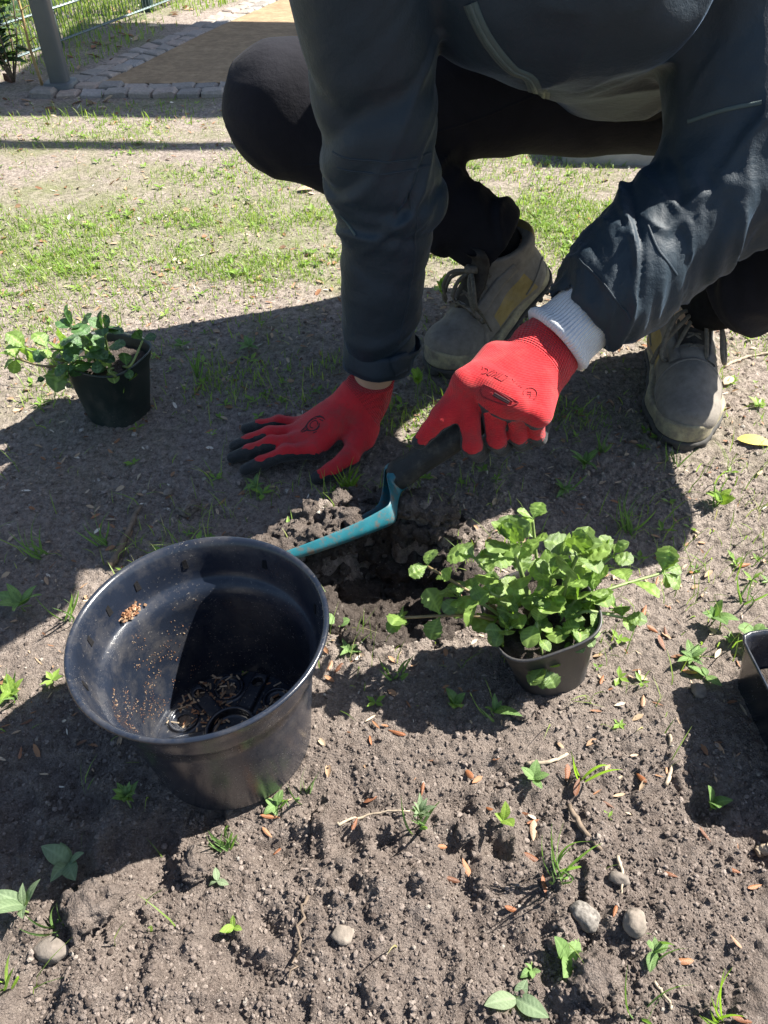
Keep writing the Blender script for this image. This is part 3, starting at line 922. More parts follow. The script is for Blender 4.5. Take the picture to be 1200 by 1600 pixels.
# --- sweater hem under the jacket
g = Vol((.0, 1.02, .30), (.70, 1.62, .74), .006)
ta = (PE - BE).normalized()
D = smin(rcone(g, BE, PE, .118, .128, up_t, 1.0, 1.42), rcone(g, CH, BE, .11, .118, up_t, 1.0, 1.35), .05)
D = folds(g, D, BE, PE, .006, 16, 1.0, 61, None, .5)
D = smax(D, plane(g, PE - ta * .015, ta), .012)
D = smax(D, -plane(g, BE - ta * .05, ta), .01)
V, F = nets(g, D); sw = wpart('sweater', relax(V, F, 1), F, MAT['sweater'], person)
tb = bvh_of(V, F)
rb_V, rb_F = ribbon(tb, [at_depth(955, 112, 1.17), at_depth(968, 148, 1.17)], .016, .001, .003, 8)
wpart('zipper_end', rb_V, rb_F, MAT['jacket_trim'], sw)

# --- jacket
g = Vol((-.14, .78, .07), (.58, 1.50, .80), .0038)
def msk_r(t): return .35 + .8 * np.exp(-((t - .95) / .22) ** 2) + .3 * np.exp(-((t - .3) / .2) ** 2)
up1 = rcone(g, S_R, E_R, .080, .0655)
up1 = folds(g, up1, S_R, E_R, .0055, 20, .45, 101, msk_r, 1.5, .65)
fo1 = rcone(g, E_R, W_R, .0655, .044)
fo1 = folds(g, fo1, E_R, W_R, .0050, 26, .5, 107, lambda t: .45 + .9 * np.exp(-((t - .0) / .15) ** 2) + .7 * np.exp(-((t - .85) / .12) ** 2), .9, .4)
axR = (W_R - E_R).normalized(); cutR = E_R + (W_R - E_R) * .845
fo1 = smax(fo1, plane(g, cutR, axR), .006)
A1 = smin(up1, fo1, .018)
def creases(D, a, b, items):
    D = np.array(D); idx, P = band(g, D, .03); s, th, L = limb_coords(P, a, b)
    for (s0, w, amp, tilt, ph, sel) in items:
        q = s / L - s0 - tilt * np.sin(th - ph)
        m = np.clip(.5 + .5 * np.cos(th - ph) * sel + .5 * (1 - abs(sel)), 0, 1)
        D[idx] -= amp * np.exp(-(q / w) ** 2) * m
    return D
A1 = creases(A1, S_R, W_R, [(.455, .016, -.005, .02, 1.0, .3), (.50, .04, .0025, .02, 1.2, .4), (.42, .05, .004, .02, .8, .4), (.545, .02, -.007, -.03, 2.0, .5), (.30, .03, -.007, .06, 3.6, .9), (.36, .045, .006, .05, 3.6, .8), (.62, .02, -.005, .04, .2, .7), (.20, .03, -.007, -.07, 5.0, .8), (.84, .015, -.005, .03, 2.2, .6), (.79, .02, .005, .03, 2.2, .6)])
up2 = rcone(g, S_L, E_L, .088, .083)
up2 = folds(g, up2, S_L, E_L, .0065, 18, .5, 131, None, 1.4, .6)
fo2 = smin(rcone(g, E_L, E_L + (W_L - E_L) * .62, .083, .066), rcone(g, E_L + (W_L - E_L) * .62, W_L, .066, .044), .03)
fo2 = folds(g, fo2, E_L, W_L, .0070, 27, .55, 139, lambda t: .75 + .5 * np.exp(-((t - .35) / .25) ** 2), 1.8, .7)
fo2 = folds(g, fo2, E_L, W_L, .0028, 52, .8, 171, None, 1.5, .8)
axL = (W_L - E_L).normalized(); cutL = E_L + (W_L - E_L) * .87
fo2 = smax(fo2, plane(g, cutL, axL), .008)
A2 = smin(up2, fo2, .025)
T = smin(rcone(g, CH, BE, .150, .138, up_t, .92, 1.32), rcone(g, BE, PE, .138, .15, up_t, .95, 1.32), .08)
idx, P = band(g, T, .03)
T = np.array(T)
T[idx] -= .007 * vn3(P[:, 0] * 9, P[:, 1] * 6, P[:, 2] * 9, 151) + .004 * (1 - 2 * np.abs(vn3(P[:, 0] * 16 + P[:, 1] * 6, P[:, 1] * 5, P[:, 2] * 16, 152)))
hem = BE + (PE - BE) * .50
T = smax(T, plane(g, hem, (ta + Vector((.25, 0, .1))).normalized()), .012)
D = smin(T, A1, .020)
D = smin(D, A2, .022)
D = smin(D, rcone(g, CH + Vector((0, -.04, .05)), NECK, .085, .075), .04)      # collar
# hollow the cuffs and the hem
D = smax(D, -rcone(g, E_R + (W_R - E_R) * .70, W_R + axR * .05, .040, .038), .003)
D = smax(D, -rcone(g, E_L + (W_L - E_L) * .76, W_L + axL * .05, .0475, .0455), .003)
D = smax(D, -rcone(g, BE + ta * .03, PE + ta * .1, .126, .14, up_t, .95, 1.32), .004)
V, F = nets(g, D); V = relax(V, F, 1, .35)
jacket = wpart('jacket', V, F, MAT['jacket'], person)
jb = bvh_of(V, F)
def onj(px, py):
    o = Vector((0, 0, CAM_H)); d = at_depth(px, py, 1.0) - o
    loc, nor, i, dist = jb.ray_cast(o, d.normalized())
    return loc if loc is not None else at_depth(px, py, 1.1)
zp = [onj(735, 5), onj(762, 62), onj(800, 108), onj(836, 140), onj(850, 150)]
rv, rf = ribbon(jb, zp, .017, .0005, .0018, 26); zf = wpart('zipper_flap', rv, rf, MAT['jacket_trim'], jacket)
rv, rf = ribbon(jb, zp, .0055, .0022, .0012, 26); wpart('zipper', rv, rf, MAT['zip'], zf)
rv, rf = ribbon(jb, [onj(530, 335), onj(545, 352), onj(556, 368)], .0035, .0005, .0010, 10); wpart('piping', rv, rf, MAT['jacket_trim'], jacket)
rv, rf = ribbon(jb, [onj(1075, 190), onj(1130, 172), onj(1190, 160)], .0045, .0005, .0010, 12); wpart('piping', rv, rf, MAT['jacket_trim'], jacket)
for pts in (((519, 238), (560, 250), (620, 252), (674, 238)), ((527, 262), (570, 270), (630, 268), (672, 258)), ((640, 300), (648, 380), (640, 460), (622, 540)), ((1012, 352), (1030, 392), (1058, 430)), ((905, 405), (950, 452), (985, 500))):
    rv, rf = ribbon(jb, [onj(*q) for q in pts], .0028, .0, .0009, 20); wpart('seam', rv, rf, MAT['jacket'], jacket)
# stitched cuff band and closing tab on the resting arm
pr = cutR - axR * .022
def ring_on(c, ax, R, a0, a1, n):
    u = ax.orthogonal().normalized(); v = ax.cross(u)
    return [c + (u * math.cos(a) + v * math.sin(a)) * R for a in np.linspace(a0, a1, n)]
rv, rf = ribbon(jb, ring_on(pr, axR, .055, 0, 2 * math.pi, 40), .036, .0006, .0016, 0); cbnd = wpart('cuff_band', rv, rf, MAT['jacket'], jacket)
tabp = [onj(612, 573), onj(622, 568), onj(634, 563)]
rv, rf = ribbon(jb, tabp, .030, .0025, .0030, 8); wpart('cuff_tab', rv, rf, MAT['jacket'], cbnd)

# --- white knit cuff on the working arm
c0 = E_L + (W_L - E_L) * .68; c1 = E_L + (W_L - E_L) * 1.0
axv = axL; u0 = axv.orthogonal().normalized(); v0 = axv.cross(u0)
prof = [(.0440, 0), (.0445, .3), (.0450, .55), (.0455, .75), (.0470, .84), (.0505, .885), (.0525, .93), (.0515, .97), (.0475, 1.0), (.0435, 1.005), (.0405, .98), (.040, .9)]
Vc = []; ang = []; NS = 96
for (r, t) in prof:
    for k in range(NS + 1):
        a = 2 * math.pi * k / NS
        rr = r * (1 + .03 * math.sin(3 * a + 4 * t) + .02 * math.sin(5 * a - 7 * t))
        Vc.append(tuple(c0 + (c1 - c0) * t + (u0 * math.cos(a) + v0 * math.sin(a)) * rr)); ang.append(a)
Fc = [(i*(NS+1)+k, i*(NS+1)+k+1, (i+1)*(NS+1)+k+1, (i+1)*(NS+1)+k) for i in range(len(prof)-1) for k in range(NS)]
wpart('knit_cuff', Vc, np.array(Fc), MAT['knit'], person, True, {'ang': ang})

# --- gloves
def glove(name, lo, hi, wrist, fingers, palm, cuff_cut, uax, vax, up, label, seed, tip_dark, thumb_dark, cuff_len=.040):
    g = Vol(lo, hi, .0017)
    D = palm(g)
    best = np.full(tuple(g.n), 1e3, np.float32); ft = np.zeros(tuple(g.n), np.float32); fi = np.zeros(tuple(g.n), np.int8)
    for fno, (chain, radii, kk) in enumerate(fingers):
        d = None; L = sum((chain[i+1] - chain[i]).length for i in range(len(chain)-1)); s0 = 0
        tt = np.zeros(tuple(g.n), np.float32)
        for i in range(len(chain) - 1):
            q = rcone(g, chain[i], chain[i+1], radii[i], radii[i+1])
            t, _, _ = seg_t(g, chain[i], chain[i+1])
            ll = (chain[i+1] - chain[i]).length
            if d is None: d = np.array(q); tt = (s0 + np.clip(t, 0, 1) * ll) / L
            else:
                m = q < d; tt = np.where(m, (s0 + np.clip(t, 0, 1) * ll) / L, tt); d = smin(d, q, .006)
            s0 += ll
        m = d < best; best = np.where(m, d, best); ft = np.where(m, tt, ft); fi = np.where(m, np.int8(fno), fi)
        D = smin(D, d, kk)
    # cloth wrinkles towards the wrist
    D = np.array(D)
    idx, P = band(g, D, .012)
    ax = np.array(vax, np.float32); s = (P - np.array(wrist, np.float32)) @ ax
    un = np.array(uax, np.float32); uu = (P - np.array(wrist, np.float32)) @ un
    w = vn3(s * 75 + 1.2 * vn3(P[:, 0] * 30, P[:, 1] * 30, P[:, 2] * 30, seed), uu * 14, P[:, 2] * 10, seed + 1)
    D[idx] -= (.0036 * sst(.060, .012, s) + .0009) * w
    D = smax(D, plane(g, *cuff_cut), .003)
    V, F = nets(g, D); V = relax(V, F, 1, .4)
    N = vnormals(V, F)
    ii = np.clip(np.round((V - g.lo) / g.res).astype(int), 0, g.n - 1)
    t = ft[ii[:, 0], ii[:, 1], ii[:, 2]]; bd = best[ii[:, 0], ii[:, 1], ii[:, 2]]
    upn = N @ np.array(up, np.float32)
    onf = sst(.006, .0015, bd)                      # 1 on a finger
    wob = .22 * vn3(V[:, 0] * 110, V[:, 1] * 110, V[:, 2] * 110, seed + 7) + .15 * vn3(V[:, 0] * 240, V[:, 1] * 240, V[:, 2] * 240, seed + 8)
    isth = fi[ii[:, 0], ii[:, 1], ii[:, 2]] == 4
    dark_f = np.where(isth, thumb_dark(t, upn), tip_dark(t, upn)) + wob
    dark_p = .5 + (-.18 - upn) * 3 + wob
    coat = np.clip(dark_f * onf + dark_p * (1 - onf), 0, 1)
    vv = (V - np.array(wrist, np.float32)) @ np.array(vax, np.float32)
    uu = (V - np.array(wrist, np.float32)) @ np.array(uax, np.float32)
    th = np.arctan2((V - np.array(wrist, np.float32)) @ np.array(up, np.float32), uu)
    cuff = np.clip(.5 + (cuff_len - vv) * 60, 0, 1)
    coat = coat * (vv > .03)
    o = wpart(name, V, F, MAT['glove'], person, True, {'coat': coat, 'gu': uu, 'gv': vv, 'cuff': cuff})
    o['label'] = label
    return o, bvh_of(V, F)
# resting hand, palm on the soil, fingers pointing left
zt = .013
def hg(px, py, z): return at(px, py, z)
KN = [hg(492, 703, .034), hg(470, 690, .036), hg(464, 676, .034), hg(474, 664, .029)]     # index .. little knuckles
WR = W_R + Vector((-.012, -.008, .012))
tips = [hg(383, 734, zt), hg(363, 715, zt), hg(366, 697, zt), hg(384, 670, zt)]
fr = [(.0128, .0118, .0105, .0088), (.0130, .0120, .0106, .0090), (.0122, .0112, .0100, .0086), (.0108, .0098, .009, .0078)]
fing = []
for kn, tp, r in zip(KN, tips, fr):
    a = kn.lerp(tp, .42) + Vector((0, 0, .010)); b = kn.lerp(tp, .74) + Vector((0, 0, .004))
    fing.append(([kn, a, b, tp], r, .007))
th0 = hg(572, 672, .040); th1 = hg(545, 716, .030); th2 = hg(518, 736, .020); th3 = hg(496, 747, .013)
fing.append(([th0, th1, th2, th3], (.0180, .0148, .0122, .0098), .014))
MID = (KN[0] + KN[1] + KN[2] + KN[3]) / 4
def palm_r(g):
    d = rcone(g, WR + Vector((.010, .003, .035)), WR + Vector((-.006, -.004, -.014)), .0375, .034, (0, 1, 0), .88, 1.0)
    for kn in KN:
        d = smin(d, rcone(g, WR + Vector((-.008, -.004, -.018)), kn, .024, .0145), .018)
    d = smin(d, rcone(g, WR + Vector((0, 0, -.02)), th0.lerp(th1, .3) + Vector((0, 0, -.004)), .026, .019), .02)
    return d
vaxR = (MID - WR).normalized()
uaxR = vaxR.cross(Vector((0, 0, 1))).normalized()
gl_r, bv_r = glove('glove', (-.27, .80, -.015), (.06, 1.08, .135), WR + Vector((0, 0, .03)), fing, palm_r, (WR + Vector((.006, .003, .012)), (.12, -.12, 1)),
    uaxR, vaxR, Vector((0, 0, 1)), 'red knit glove with black fingertips pressed flat on the soil', 201,
    lambda t, u: np.maximum(.5 + (t - .80) * 6, .5 + (.36 + .42 * sst(.15, .75, t) - u) * 3.0), lambda t, u: np.maximum(.5 + (t - .97) * 8, .5 + (-.1 + .5 * sst(.4, 1., t) - u) * 3.0))
# working hand round the trowel grip
HN, HT = Vector((.012, .792, .072)), Vector((.178, .817, .200))      # grip axis
hd = (HT - HN).normalized()
K2 = [at_depth(729, 597, .955), at_depth(768, 612, .950), at_depth(806, 630, .950), at_depth(840, 646, .955)]
W2 = W_L + Vector((-.002, .0, -.004))
toC = (Vector((0, 0, CAM_H)) - K2[1]).normalized()
PI_ = [at_depth(737, 695, .980), at_depth(775, 687, .979), at_depth(808, 680, .980), at_depth(836, 674, .982)]
DI_ = [at_depth(748, 708, 1.012), at_depth(785, 700, 1.012), at_depth(816, 692, 1.010), at_depth(842, 684, 1.006)]
TI_ = [at_depth(766, 688, 1.036), at_depth(800, 680, 1.036), at_depth(830, 672, 1.032), at_depth(852, 662, 1.024)]
fr2 = [(.0160, .0125, .0112, .0095), (.0160, .0125, .0112, .0095), (.0150, .0120, .0108, .0092), (.0135, .0110, .0098, .0085)]
fing = [([a, b, c, d], r, .0035) for a, b, c, d, r in zip(K2, PI_, DI_, TI_, fr2)]
fing.append(([at_depth(775, 562, .985), at_depth(722, 616, .972), at_depth(690, 652, .972), at_depth(656, 690, .985)], (.024, .0180, .0145, .0105), .012))
def palm_l(g):
    d = rcone(g, W_L - axL * .045, W_L + axL * .012, .0405, .040)
    for kn in K2:
        d = smin(d, rcone(g, W2 + axL * .02, kn, .0345, .0190), .018)
    d = smin(d, rcone(g, W2 + axL * .02, (K2[1] + K2[2]) / 2, .034, .024), .02)
    return d
M2 = (K2[1] + K2[2]) / 2
vaxL = (M2 - W2).normalized(); uaxL = (K2[3] - K2[0]).normalized()
nL = uaxL.cross(vaxL).normalized()
if nL.dot(toC) < 0: nL = -nL
gl_l, bv_l = glove('glove', (.03, .70, .05), (.32, .96, .33), W_L - axL * .02, fing, palm_l, (W_L - axL * .022, -axL), uaxL, vaxL, nL,
    'sunlit red knit glove gripping the trowel handle', 211,
    lambda t, u: np.maximum(.5 + (t - .56) * 8, .5 + (-.05 + .25 * sst(.2, .6, t) - u) * 2.2), lambda t, u: np.maximum(.5 + (t - .985) * 8, .5 + (-.05 + .35 * sst(.3, 1., t) - u) * 2.5), .064)
# printed marks on the back of the gloves
def marks(bv, org, ua, va, nn, strokes, width, parent, mat, name):
    mb = MB()
    for st in strokes:
        P = []
        for (u, v) in st:
            o = org + ua * u + va * v + nn * .06
            loc, nor, i, d = bv.ray_cast(o, -nn, .12)
            if loc is not None: P.append(loc + nor * .0002)
        if len(P) < 2: continue
        Q = []
        for a, b in zip(P[:-1], P[1:]):
            n = max(2, int((b - a).length / .003))
            Q += [a.lerp(b, k / n) for k in range(n)]
        Q.append(P[-1])
        V, F = ribbon(bv, Q, width, .0003, .0004, 0)
        mb.add(V, F)
    if mb.n: wpart(name, mb.verts(), mb.faces(), mat, parent)
def circ(u, v, r, a0=0, a1=6.283, n=14): return [(u + r * math.cos(a), v + r * math.sin(a)) for a in np.linspace(a0, a1, n)]
kc = M2; mm = .001
def gl(*pts): return [(a * mm, b * mm) for a, b in pts]
# letters along the knuckles (u runs from thumb to little finger side, v from wrist to knuckles)
st = [circ(-.040, -.012, .0045, -1.9, 1.6, 9), gl((-45, -18), (-43, -14)),
      gl((-30, -17), (-34, -9), (-30, -6)), gl((-28, -14), (-30, -8)), gl((-26, -15), (-24, -12), (-27, -7)),
      gl((-21, -15), (-24, -6), (-13, -3), (-10, -12), (-15, -13)), gl((-18, -14), (-20, -6)),
      gl((-5, -12), (-3, -10)), gl((0, -11), (-1, -8)), gl((4, -9), (3, -7)), gl((8, -9), (7, -6)), gl((11, -8), (10, -6)),
      circ(.024, -.006, .0085, 2.2, 6.6, 14), gl((20, -6), (23, -9), (26, -4)), gl((22, -3), (25, -7), (27, -2))]
marks(bv_l, kc, uaxL, vaxL, nL, st, .0011, gl_l, MAT['print'], 'printed_lettering')
st = [gl((-28, 6), (-27, 13), (-20, 18), (16, 20), (21, 12), (-28, 6)), gl((-12, 10), (15, 15))]
marks(bv_l, kc, uaxL, vaxL, nL, st, .0016, gl_l, MAT['print'], 'printed_frame')
st = [gl((-10, 14), (12, 17)), gl((-10, 16), (12, 18.5))]
marks(bv_l, kc, uaxL, vaxL, nL, st, .0024, gl_l, MAT['print_dark'], 'printed_bar')
ce = hg(490, 672, .05)
st = [circ(0, 0, .010, .4, 5.6, 16), circ(.001, 0, .006, 2, 7, 12), circ(.002, .001, .013, 3.4, 6.0, 12), gl((-20, 1), (-14, -3), (-9, 1), (-14, 4), (-19, 3)), gl((-16, 0), (-10, 5), (-6, 8)),
      gl((9, -8), (15, -4), (18, 3)), gl((7, -10), (13, -8), (17, -1)), gl((11, -2), (15, 4)), gl((-3, 10), (3, 11), (8, 8)), gl((-4, 13), (2, 14)), gl((-12, -4), (-6, -9), (0, -11)), gl((-15, -1), (-9, -6))]
hu = Vector((1, .33, .12)).normalized(); hv = Vector((.33, -1, 0)).normalized()
marks(bv_r, ce, hu, hv, Vector((0, 0, 1)), st, .0014, gl_r, MAT['print_dark'], 'printed_emblem')
# ------------------------------------------------------------------ boots (heel at x=0, toe towards +x)
def foot2d(g, grow=0.0):
    def seg(ax, ay, bx, by, ra, rb):
        dx, dy = bx - ax, by - ay
        t = np.clip(((g.X - ax) * dx + (g.Y - ay) * dy) / (dx * dx + dy * dy), 0, 1)
        return np.sqrt((g.X - ax - t * dx) ** 2 + (g.Y - ay - t * dy) ** 2) - (ra + (rb - ra) * t)
    d = smin(seg(.042, 0, .14, .002, .040, .037), seg(.14, .002, .205, .004, .037, .051), .03)
    d = smin(d, seg(.205, .004, .262, -.002, .051, .040), .03)
    return d - grow
def boot(label, M, bend, mirror, loc):
    def place(V):
        V = np.array(V, np.float32)
        if mirror: V[:, 1] *= -1
        if bend:
            x0, x1 = .175, .225
            s = np.clip(V[:, 0] - x0, 0, None)
            Lb = x1 - x0
            th = np.where(s < Lb, bend * s / Lb, bend)
            R = Lb / bend
            z = V[:, 2]
            arc = np.minimum(s, Lb); a = bend * arc / Lb; rest = s - arc
            nx = x0 + np.where(V[:, 0] > x0, (R - z) * np.sin(a) + rest * np.cos(a), V[:, 0] - x0)
            nz = np.where(V[:, 0] > x0, R - (R - z) * np.cos(a) + rest * np.sin(a), z)
            V[:, 0] = nx; V[:, 2] = nz
        return xf(V, M)
    def flip(F): return F[:, ::-1] if mirror else F
    g = Vol((-.03, -.075, -.01), (.33, .075, .20), .0026)
    D = rcone(g, (.05, 0, .055), (.20, .002, .048), .040, .044)
    D = smin(D, ell(g, (.238, .002, .046), (.068, .049, .038)), .02)
    D = smin(D, rcone(g, (.095, 0, .105), (.205, .002, .062), .037, .036), .03)
    D = smin(D, rcone(g, (.052, 0, .05), (.058, 0, .155), .043, .050), .03)
    D = smin(D, rcone(g, (.040, 0, .135), (.030, 0, .165), .040, .034), .02)          # padded heel collar
    idx, P = band(g, D, .012)
    D = np.array(D)
    crease = np.exp(-((P[:, 0] - .165) / .03) ** 2)
    D[idx] -= .0016 * vn3(P[:, 0] * 60, P[:, 1] * 14, P[:, 2] * 40, 5) * (1 + 1.6 * crease) + .0012 * vn3(P[:, 0] * 22, P[:, 1] * 22, P[:, 2] * 22, 6)
    D = smax(D, .030 - g.Z + 0 * D, .004)
    D = smax(D, plane(g, (.055, 0, .148), (-.22, 0, 1)), .006)
    D = smax(D, -rcone(g, (.06, 0, .085), (.060, 0, .25), .036, .043), .004)
    V, F = nets(g, D); V = relax(V, F, 1, .4)
    x, y, z = V.T
    top = np.interp(x, [.0, .06, .11, .16, .2], [.105, .098, .088, .075, .06])
    zone = np.clip(.5 + np.minimum.reduce([(x - .055 - (z - .05) * .25) * 120, (.150 - x) * 90, (z - .046) * 110, (top - z) * 110, (np.abs(y) - .016) * 120]), 0, 1)
    zone = np.maximum(zone, np.clip(.5 + np.minimum((.018 - x) * 120, (z - .088) * 90), 0, 1) * .9)
    b = wpart('boot', place(V), flip(F), MAT['boot'], person, True, {'zone': zone})
    b['label'] = label
    bv = bvh_of(V, F)
    # midsole and tread
    for nm, z0, z1, gr, m in (('midsole', .017, .040, .004, 'midsole'), ('sole', .0, .0185, .007, 'tread')):
        g = Vol((-.02, -.075, -.006), (.33, .075, .052), .0026)
        d2 = foot2d(g, gr)
        rise = .010 * np.clip((g.X - .22) / .08, 0, 1) ** 2 if nm == 'midsole' else 0 * g.X
        D = smax(d2 + 0 * g.Z, np.maximum(g.Z - z1 - rise, z0 - g.Z) + 0 * d2, .005)
        if nm == 'sole':
            lug = np.abs(((g.X * 55) % 1) - .5) * .018
            D = smax(D, np.where(g.Z < .010, .0045 - lug, -1.) + 0 * D, .003)
        V, F = nets(g, D); wpart(nm, place(V), flip(F), MAT[m], b)
    # toe cap seam, tongue, laces
    def rib(pts, w, mat, nm, lift=.0004, th=.0016, n=22):
        V, F = ribbon(bv, pts, w, lift, th, n); wpart(nm, place(V), flip(F), MAT[mat], b)
    rib([(.222, -.052, .045), (.205, -.035, .075), (.198, 0, .095), (.205, .038, .075), (.222, .056, .045)], .004, 'boot', 'toe_seam')
    for sy in (-1, 1):
        rib([(.075, sy * .045, .125), (.115, sy * .04, .118), (.15, sy * .03, .105), (.195, sy * .022, .09)], .018, 'boot', 'eyelet_strip', .0006, .0028)
        rib([(.0, sy * .03, .06), (.03, sy * .045, .075), (.08, sy * .05, .052)], .004, 'boot', 'side_seam')
    V, F = tube_vf(spline([(.185, 0, .098), (.15, 0, .118), (.12, 0, .142), (.108, 0, .172), (.116, 0, .186)], 12), [.006, .007, .008, .008, .009, .009, .009, .010, .010, .010, .009, .006], 10)
    V[:, 1] *= 3.0
    wpart('tongue', place(V), flip(F[0]) if mirror else F, MAT['boot_dk'], b)
    lace = MB()
    rows = [(.185, .098), (.165, .108), (.147, .117), (.130, .127), (.115, .140)]
    for i, (x0, z0) in enumerate(rows):
        for s_ in ((-1, 1) if i < 4 else (1,)):
            nx_, nz_ = rows[min(i + 1, 4)]
            V, F = tube_vf(spline([(x0, -.026 * s_, z0 - .006), ((x0 + nx_) / 2, 0, (z0 + nz_) / 2 + .012), (nx_, .026 * s_, nz_ - .006)], 9), .0026, 6); lace.add(V, F)
    kx, kz = .128, .152
    for loop in ([(kx, .0, kz), (kx + .03, -.035, kz + .002), (kx + .062, -.050, kz - .045), (kx + .055, -.035, kz - .062), (kx + .03, -.015, kz - .02), (kx, 0, kz)],
                 [(kx, .0, kz), (kx + .025, .030, kz + .004), (kx + .060, .042, kz - .040), (kx + .055, .052, kz - .058), (kx + .022, .038, kz - .015), (kx, 0, kz)],
                 [(kx, 0, kz), (kx + .03, .012, kz - .008), (kx + .065, .020, kz - .050), (kx + .072, .022, kz - .068)],
                 [(kx, 0, kz), (kx + .028, -.02, kz - .004), (kx + .052, -.05, kz - .04), (kx + .05, -.058, kz - .075)]):
        V, F = tube_vf(spline(loop, 22), .0036, 6); lace.add(V, F)
    V, F = tube_vf(spline([(kx - .006, -.008, kz), (kx + .004, 0, kz + .006), (kx - .004, .008, kz)], 8), .007, 8); lace.add(V, F)
    fs = lace.faces(); fs = [f[:, ::-1] for f in fs] if mirror else fs
    wpart('lace', place(lace.verts()), fs, MAT['lace'], b)
    # sock inside the collar
    ka, aa = (K_R, A_R) if mirror else (K_L, A_L)
    V, F = tube_vf(spline([M @ Vector((.058, 0, .07)), M @ Vector((.058, 0, .12)), aa.lerp(ka, .10), aa.lerp(ka, .22), aa.lerp(ka, .36)], 12), [.036, .0365, .037, .038, .039, .040, .041, .042, .044, .046, .048, .049], 22); wpart('sock', V, F, MAT['sock'], b)
    V, F = tube_vf(spline([(.030, .030, .20), (.06, .036, .175), (.066, .038, .15)], 8), .0013, 5); wpart('sock_stripe', place(V), [f[:, ::-1] for f in F] if mirror else F, MAT['lining'], b)
    return b
# flat boot, toe towards the camera
boot('dusty brown hiking boot standing flat on the soil at the right', MBOOT_L, 0, False, None)
# boot with lifted heel
boot('dusty brown hiking boot with its heel raised behind the red gloves', MBOOT_R, BPIT, True, None)

# ------------------------------------------------------------------ trowel
trowel = thing('trowel', 'teal metal garden trowel with dark grip held over the hole', 'trowel', HN)
hB, tB = Vector((.006, .754, .056)), Vector((-.165, .668, .036))
ROLL = rad(-42)
bd_ = (hB - tB).normalized()
secs = [(tB, .004, .002, 95, 0), (tB.lerp(hB, .06), .012, .006, 95, 0), (tB.lerp(hB, .2), .020, .012, 92, 0), (tB.lerp(hB, .45), .026, .018, 90, 0),
        (tB.lerp(hB, .75), .028, .021, 90, 0), (tB.lerp(hB, .93), .0285, .022, 92, 0), (tB.lerp(hB, .985), .0275, .022, 94, .001),
        (hB.lerp(HN, .35) + Vector((0, 0, .004)), .0215, .0150, 125, .30), (hB.lerp(HN, .7) + Vector((0, 0, .006)), .0190, .0160, 160, .7), (HN + Vector((0, 0, .002)), .0176, .0174, 177, 1.), (HN + hd * .012, .0172, .0172, 178, 1.)]
V = []; na = 17
for (c, w, dp, ang, k) in secs:
    ax = bd_.lerp(hd, k).normalized()
    sd = ax.cross(Vector((0, 0, 1))).normalized(); u = sd.cross(ax).normalized()
    rq = Quaternion(ax, ROLL * (1 - k)); sd = rq @ sd; u = rq @ u
    for q in np.linspace(-1, 1, na):
        a = rad(ang) * q
        e = .50                                           # squarer than a semicircle
        sx = math.copysign(abs(math.sin(a)) ** e, math.sin(a)); cx = math.copysign(abs(math.cos(a)) ** e, math.cos(a))
        V.append(tuple(c + sd * (w * sx) + u * (-dp * cx)))
F = [(i*na+k, i*na+k+1, (i+1)*na+k+1, (i+1)*na+k) for i in range(len(secs)-1) for k in range(na-1)]
bl = wpart('blade', V, np.array(F), MAT['teal'], trowel)
md = bl.modifiers.new('thickness', 'SOLIDIFY'); md.thickness = .0018; md.offset = 0
md = bl.modifiers.new('round', 'SUBSURF'); md.levels = 2; md.render_levels = 2
prof = [(.0, -.004), (.0180, -.004), (.0200, .0), (.0206, .010), (.0198, .016), (.0182, .032), (.0190, .055), (.0196, .085), (.0190, .11), (.0175, .14), (.0180, .165), (.0190, .178), (.0175, .190), (.010, .197), (0, .198)]
V, F = lathe_vf(prof, 28)
ang = np.arctan2(V[:, 1], V[:, 0])
V[:, :2] *= (1 + .03 * np.cos(ang * 7))[:, None] * 1.0
Mh = Matrix.Translation(HN + hd * .006) @ hd.to_track_quat('Z', 'Y').to_matrix().to_4x4()
hgp = wpart('grip', xf(V, Mh), F, MAT['handle'], trowel)
V, F = lathe_vf([(.0120, .199), (.0125, .203), (.0105, .207), (.006, .207), (.006, .200)], 20)
wpart('hanging_eyelet', xf(V, Mh), F, MAT['zinc'], hgp)

# ------------------------------------------------------------------ damp soil lining the hole, coloured darker to stand for its shade
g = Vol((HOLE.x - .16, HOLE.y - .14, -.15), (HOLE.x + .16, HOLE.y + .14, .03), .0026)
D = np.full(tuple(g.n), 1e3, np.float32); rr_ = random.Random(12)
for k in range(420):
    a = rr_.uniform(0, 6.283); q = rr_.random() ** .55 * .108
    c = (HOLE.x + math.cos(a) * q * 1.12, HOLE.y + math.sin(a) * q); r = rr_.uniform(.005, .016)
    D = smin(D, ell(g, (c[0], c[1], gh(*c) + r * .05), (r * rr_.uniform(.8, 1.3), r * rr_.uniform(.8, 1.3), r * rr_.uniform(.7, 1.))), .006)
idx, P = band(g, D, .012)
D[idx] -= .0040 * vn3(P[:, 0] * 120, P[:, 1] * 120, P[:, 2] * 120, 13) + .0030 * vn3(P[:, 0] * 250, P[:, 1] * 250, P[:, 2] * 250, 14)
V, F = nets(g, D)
o = link('shade_dark_soil', mesh_np('shade_dark_soil', V, F), MAT['soil_dark']); o['kind'] = 'stuff'; o['label'] = 'damp soil with shade put into its colour in the freshly dug planting hole'; o['category'] = 'soil'
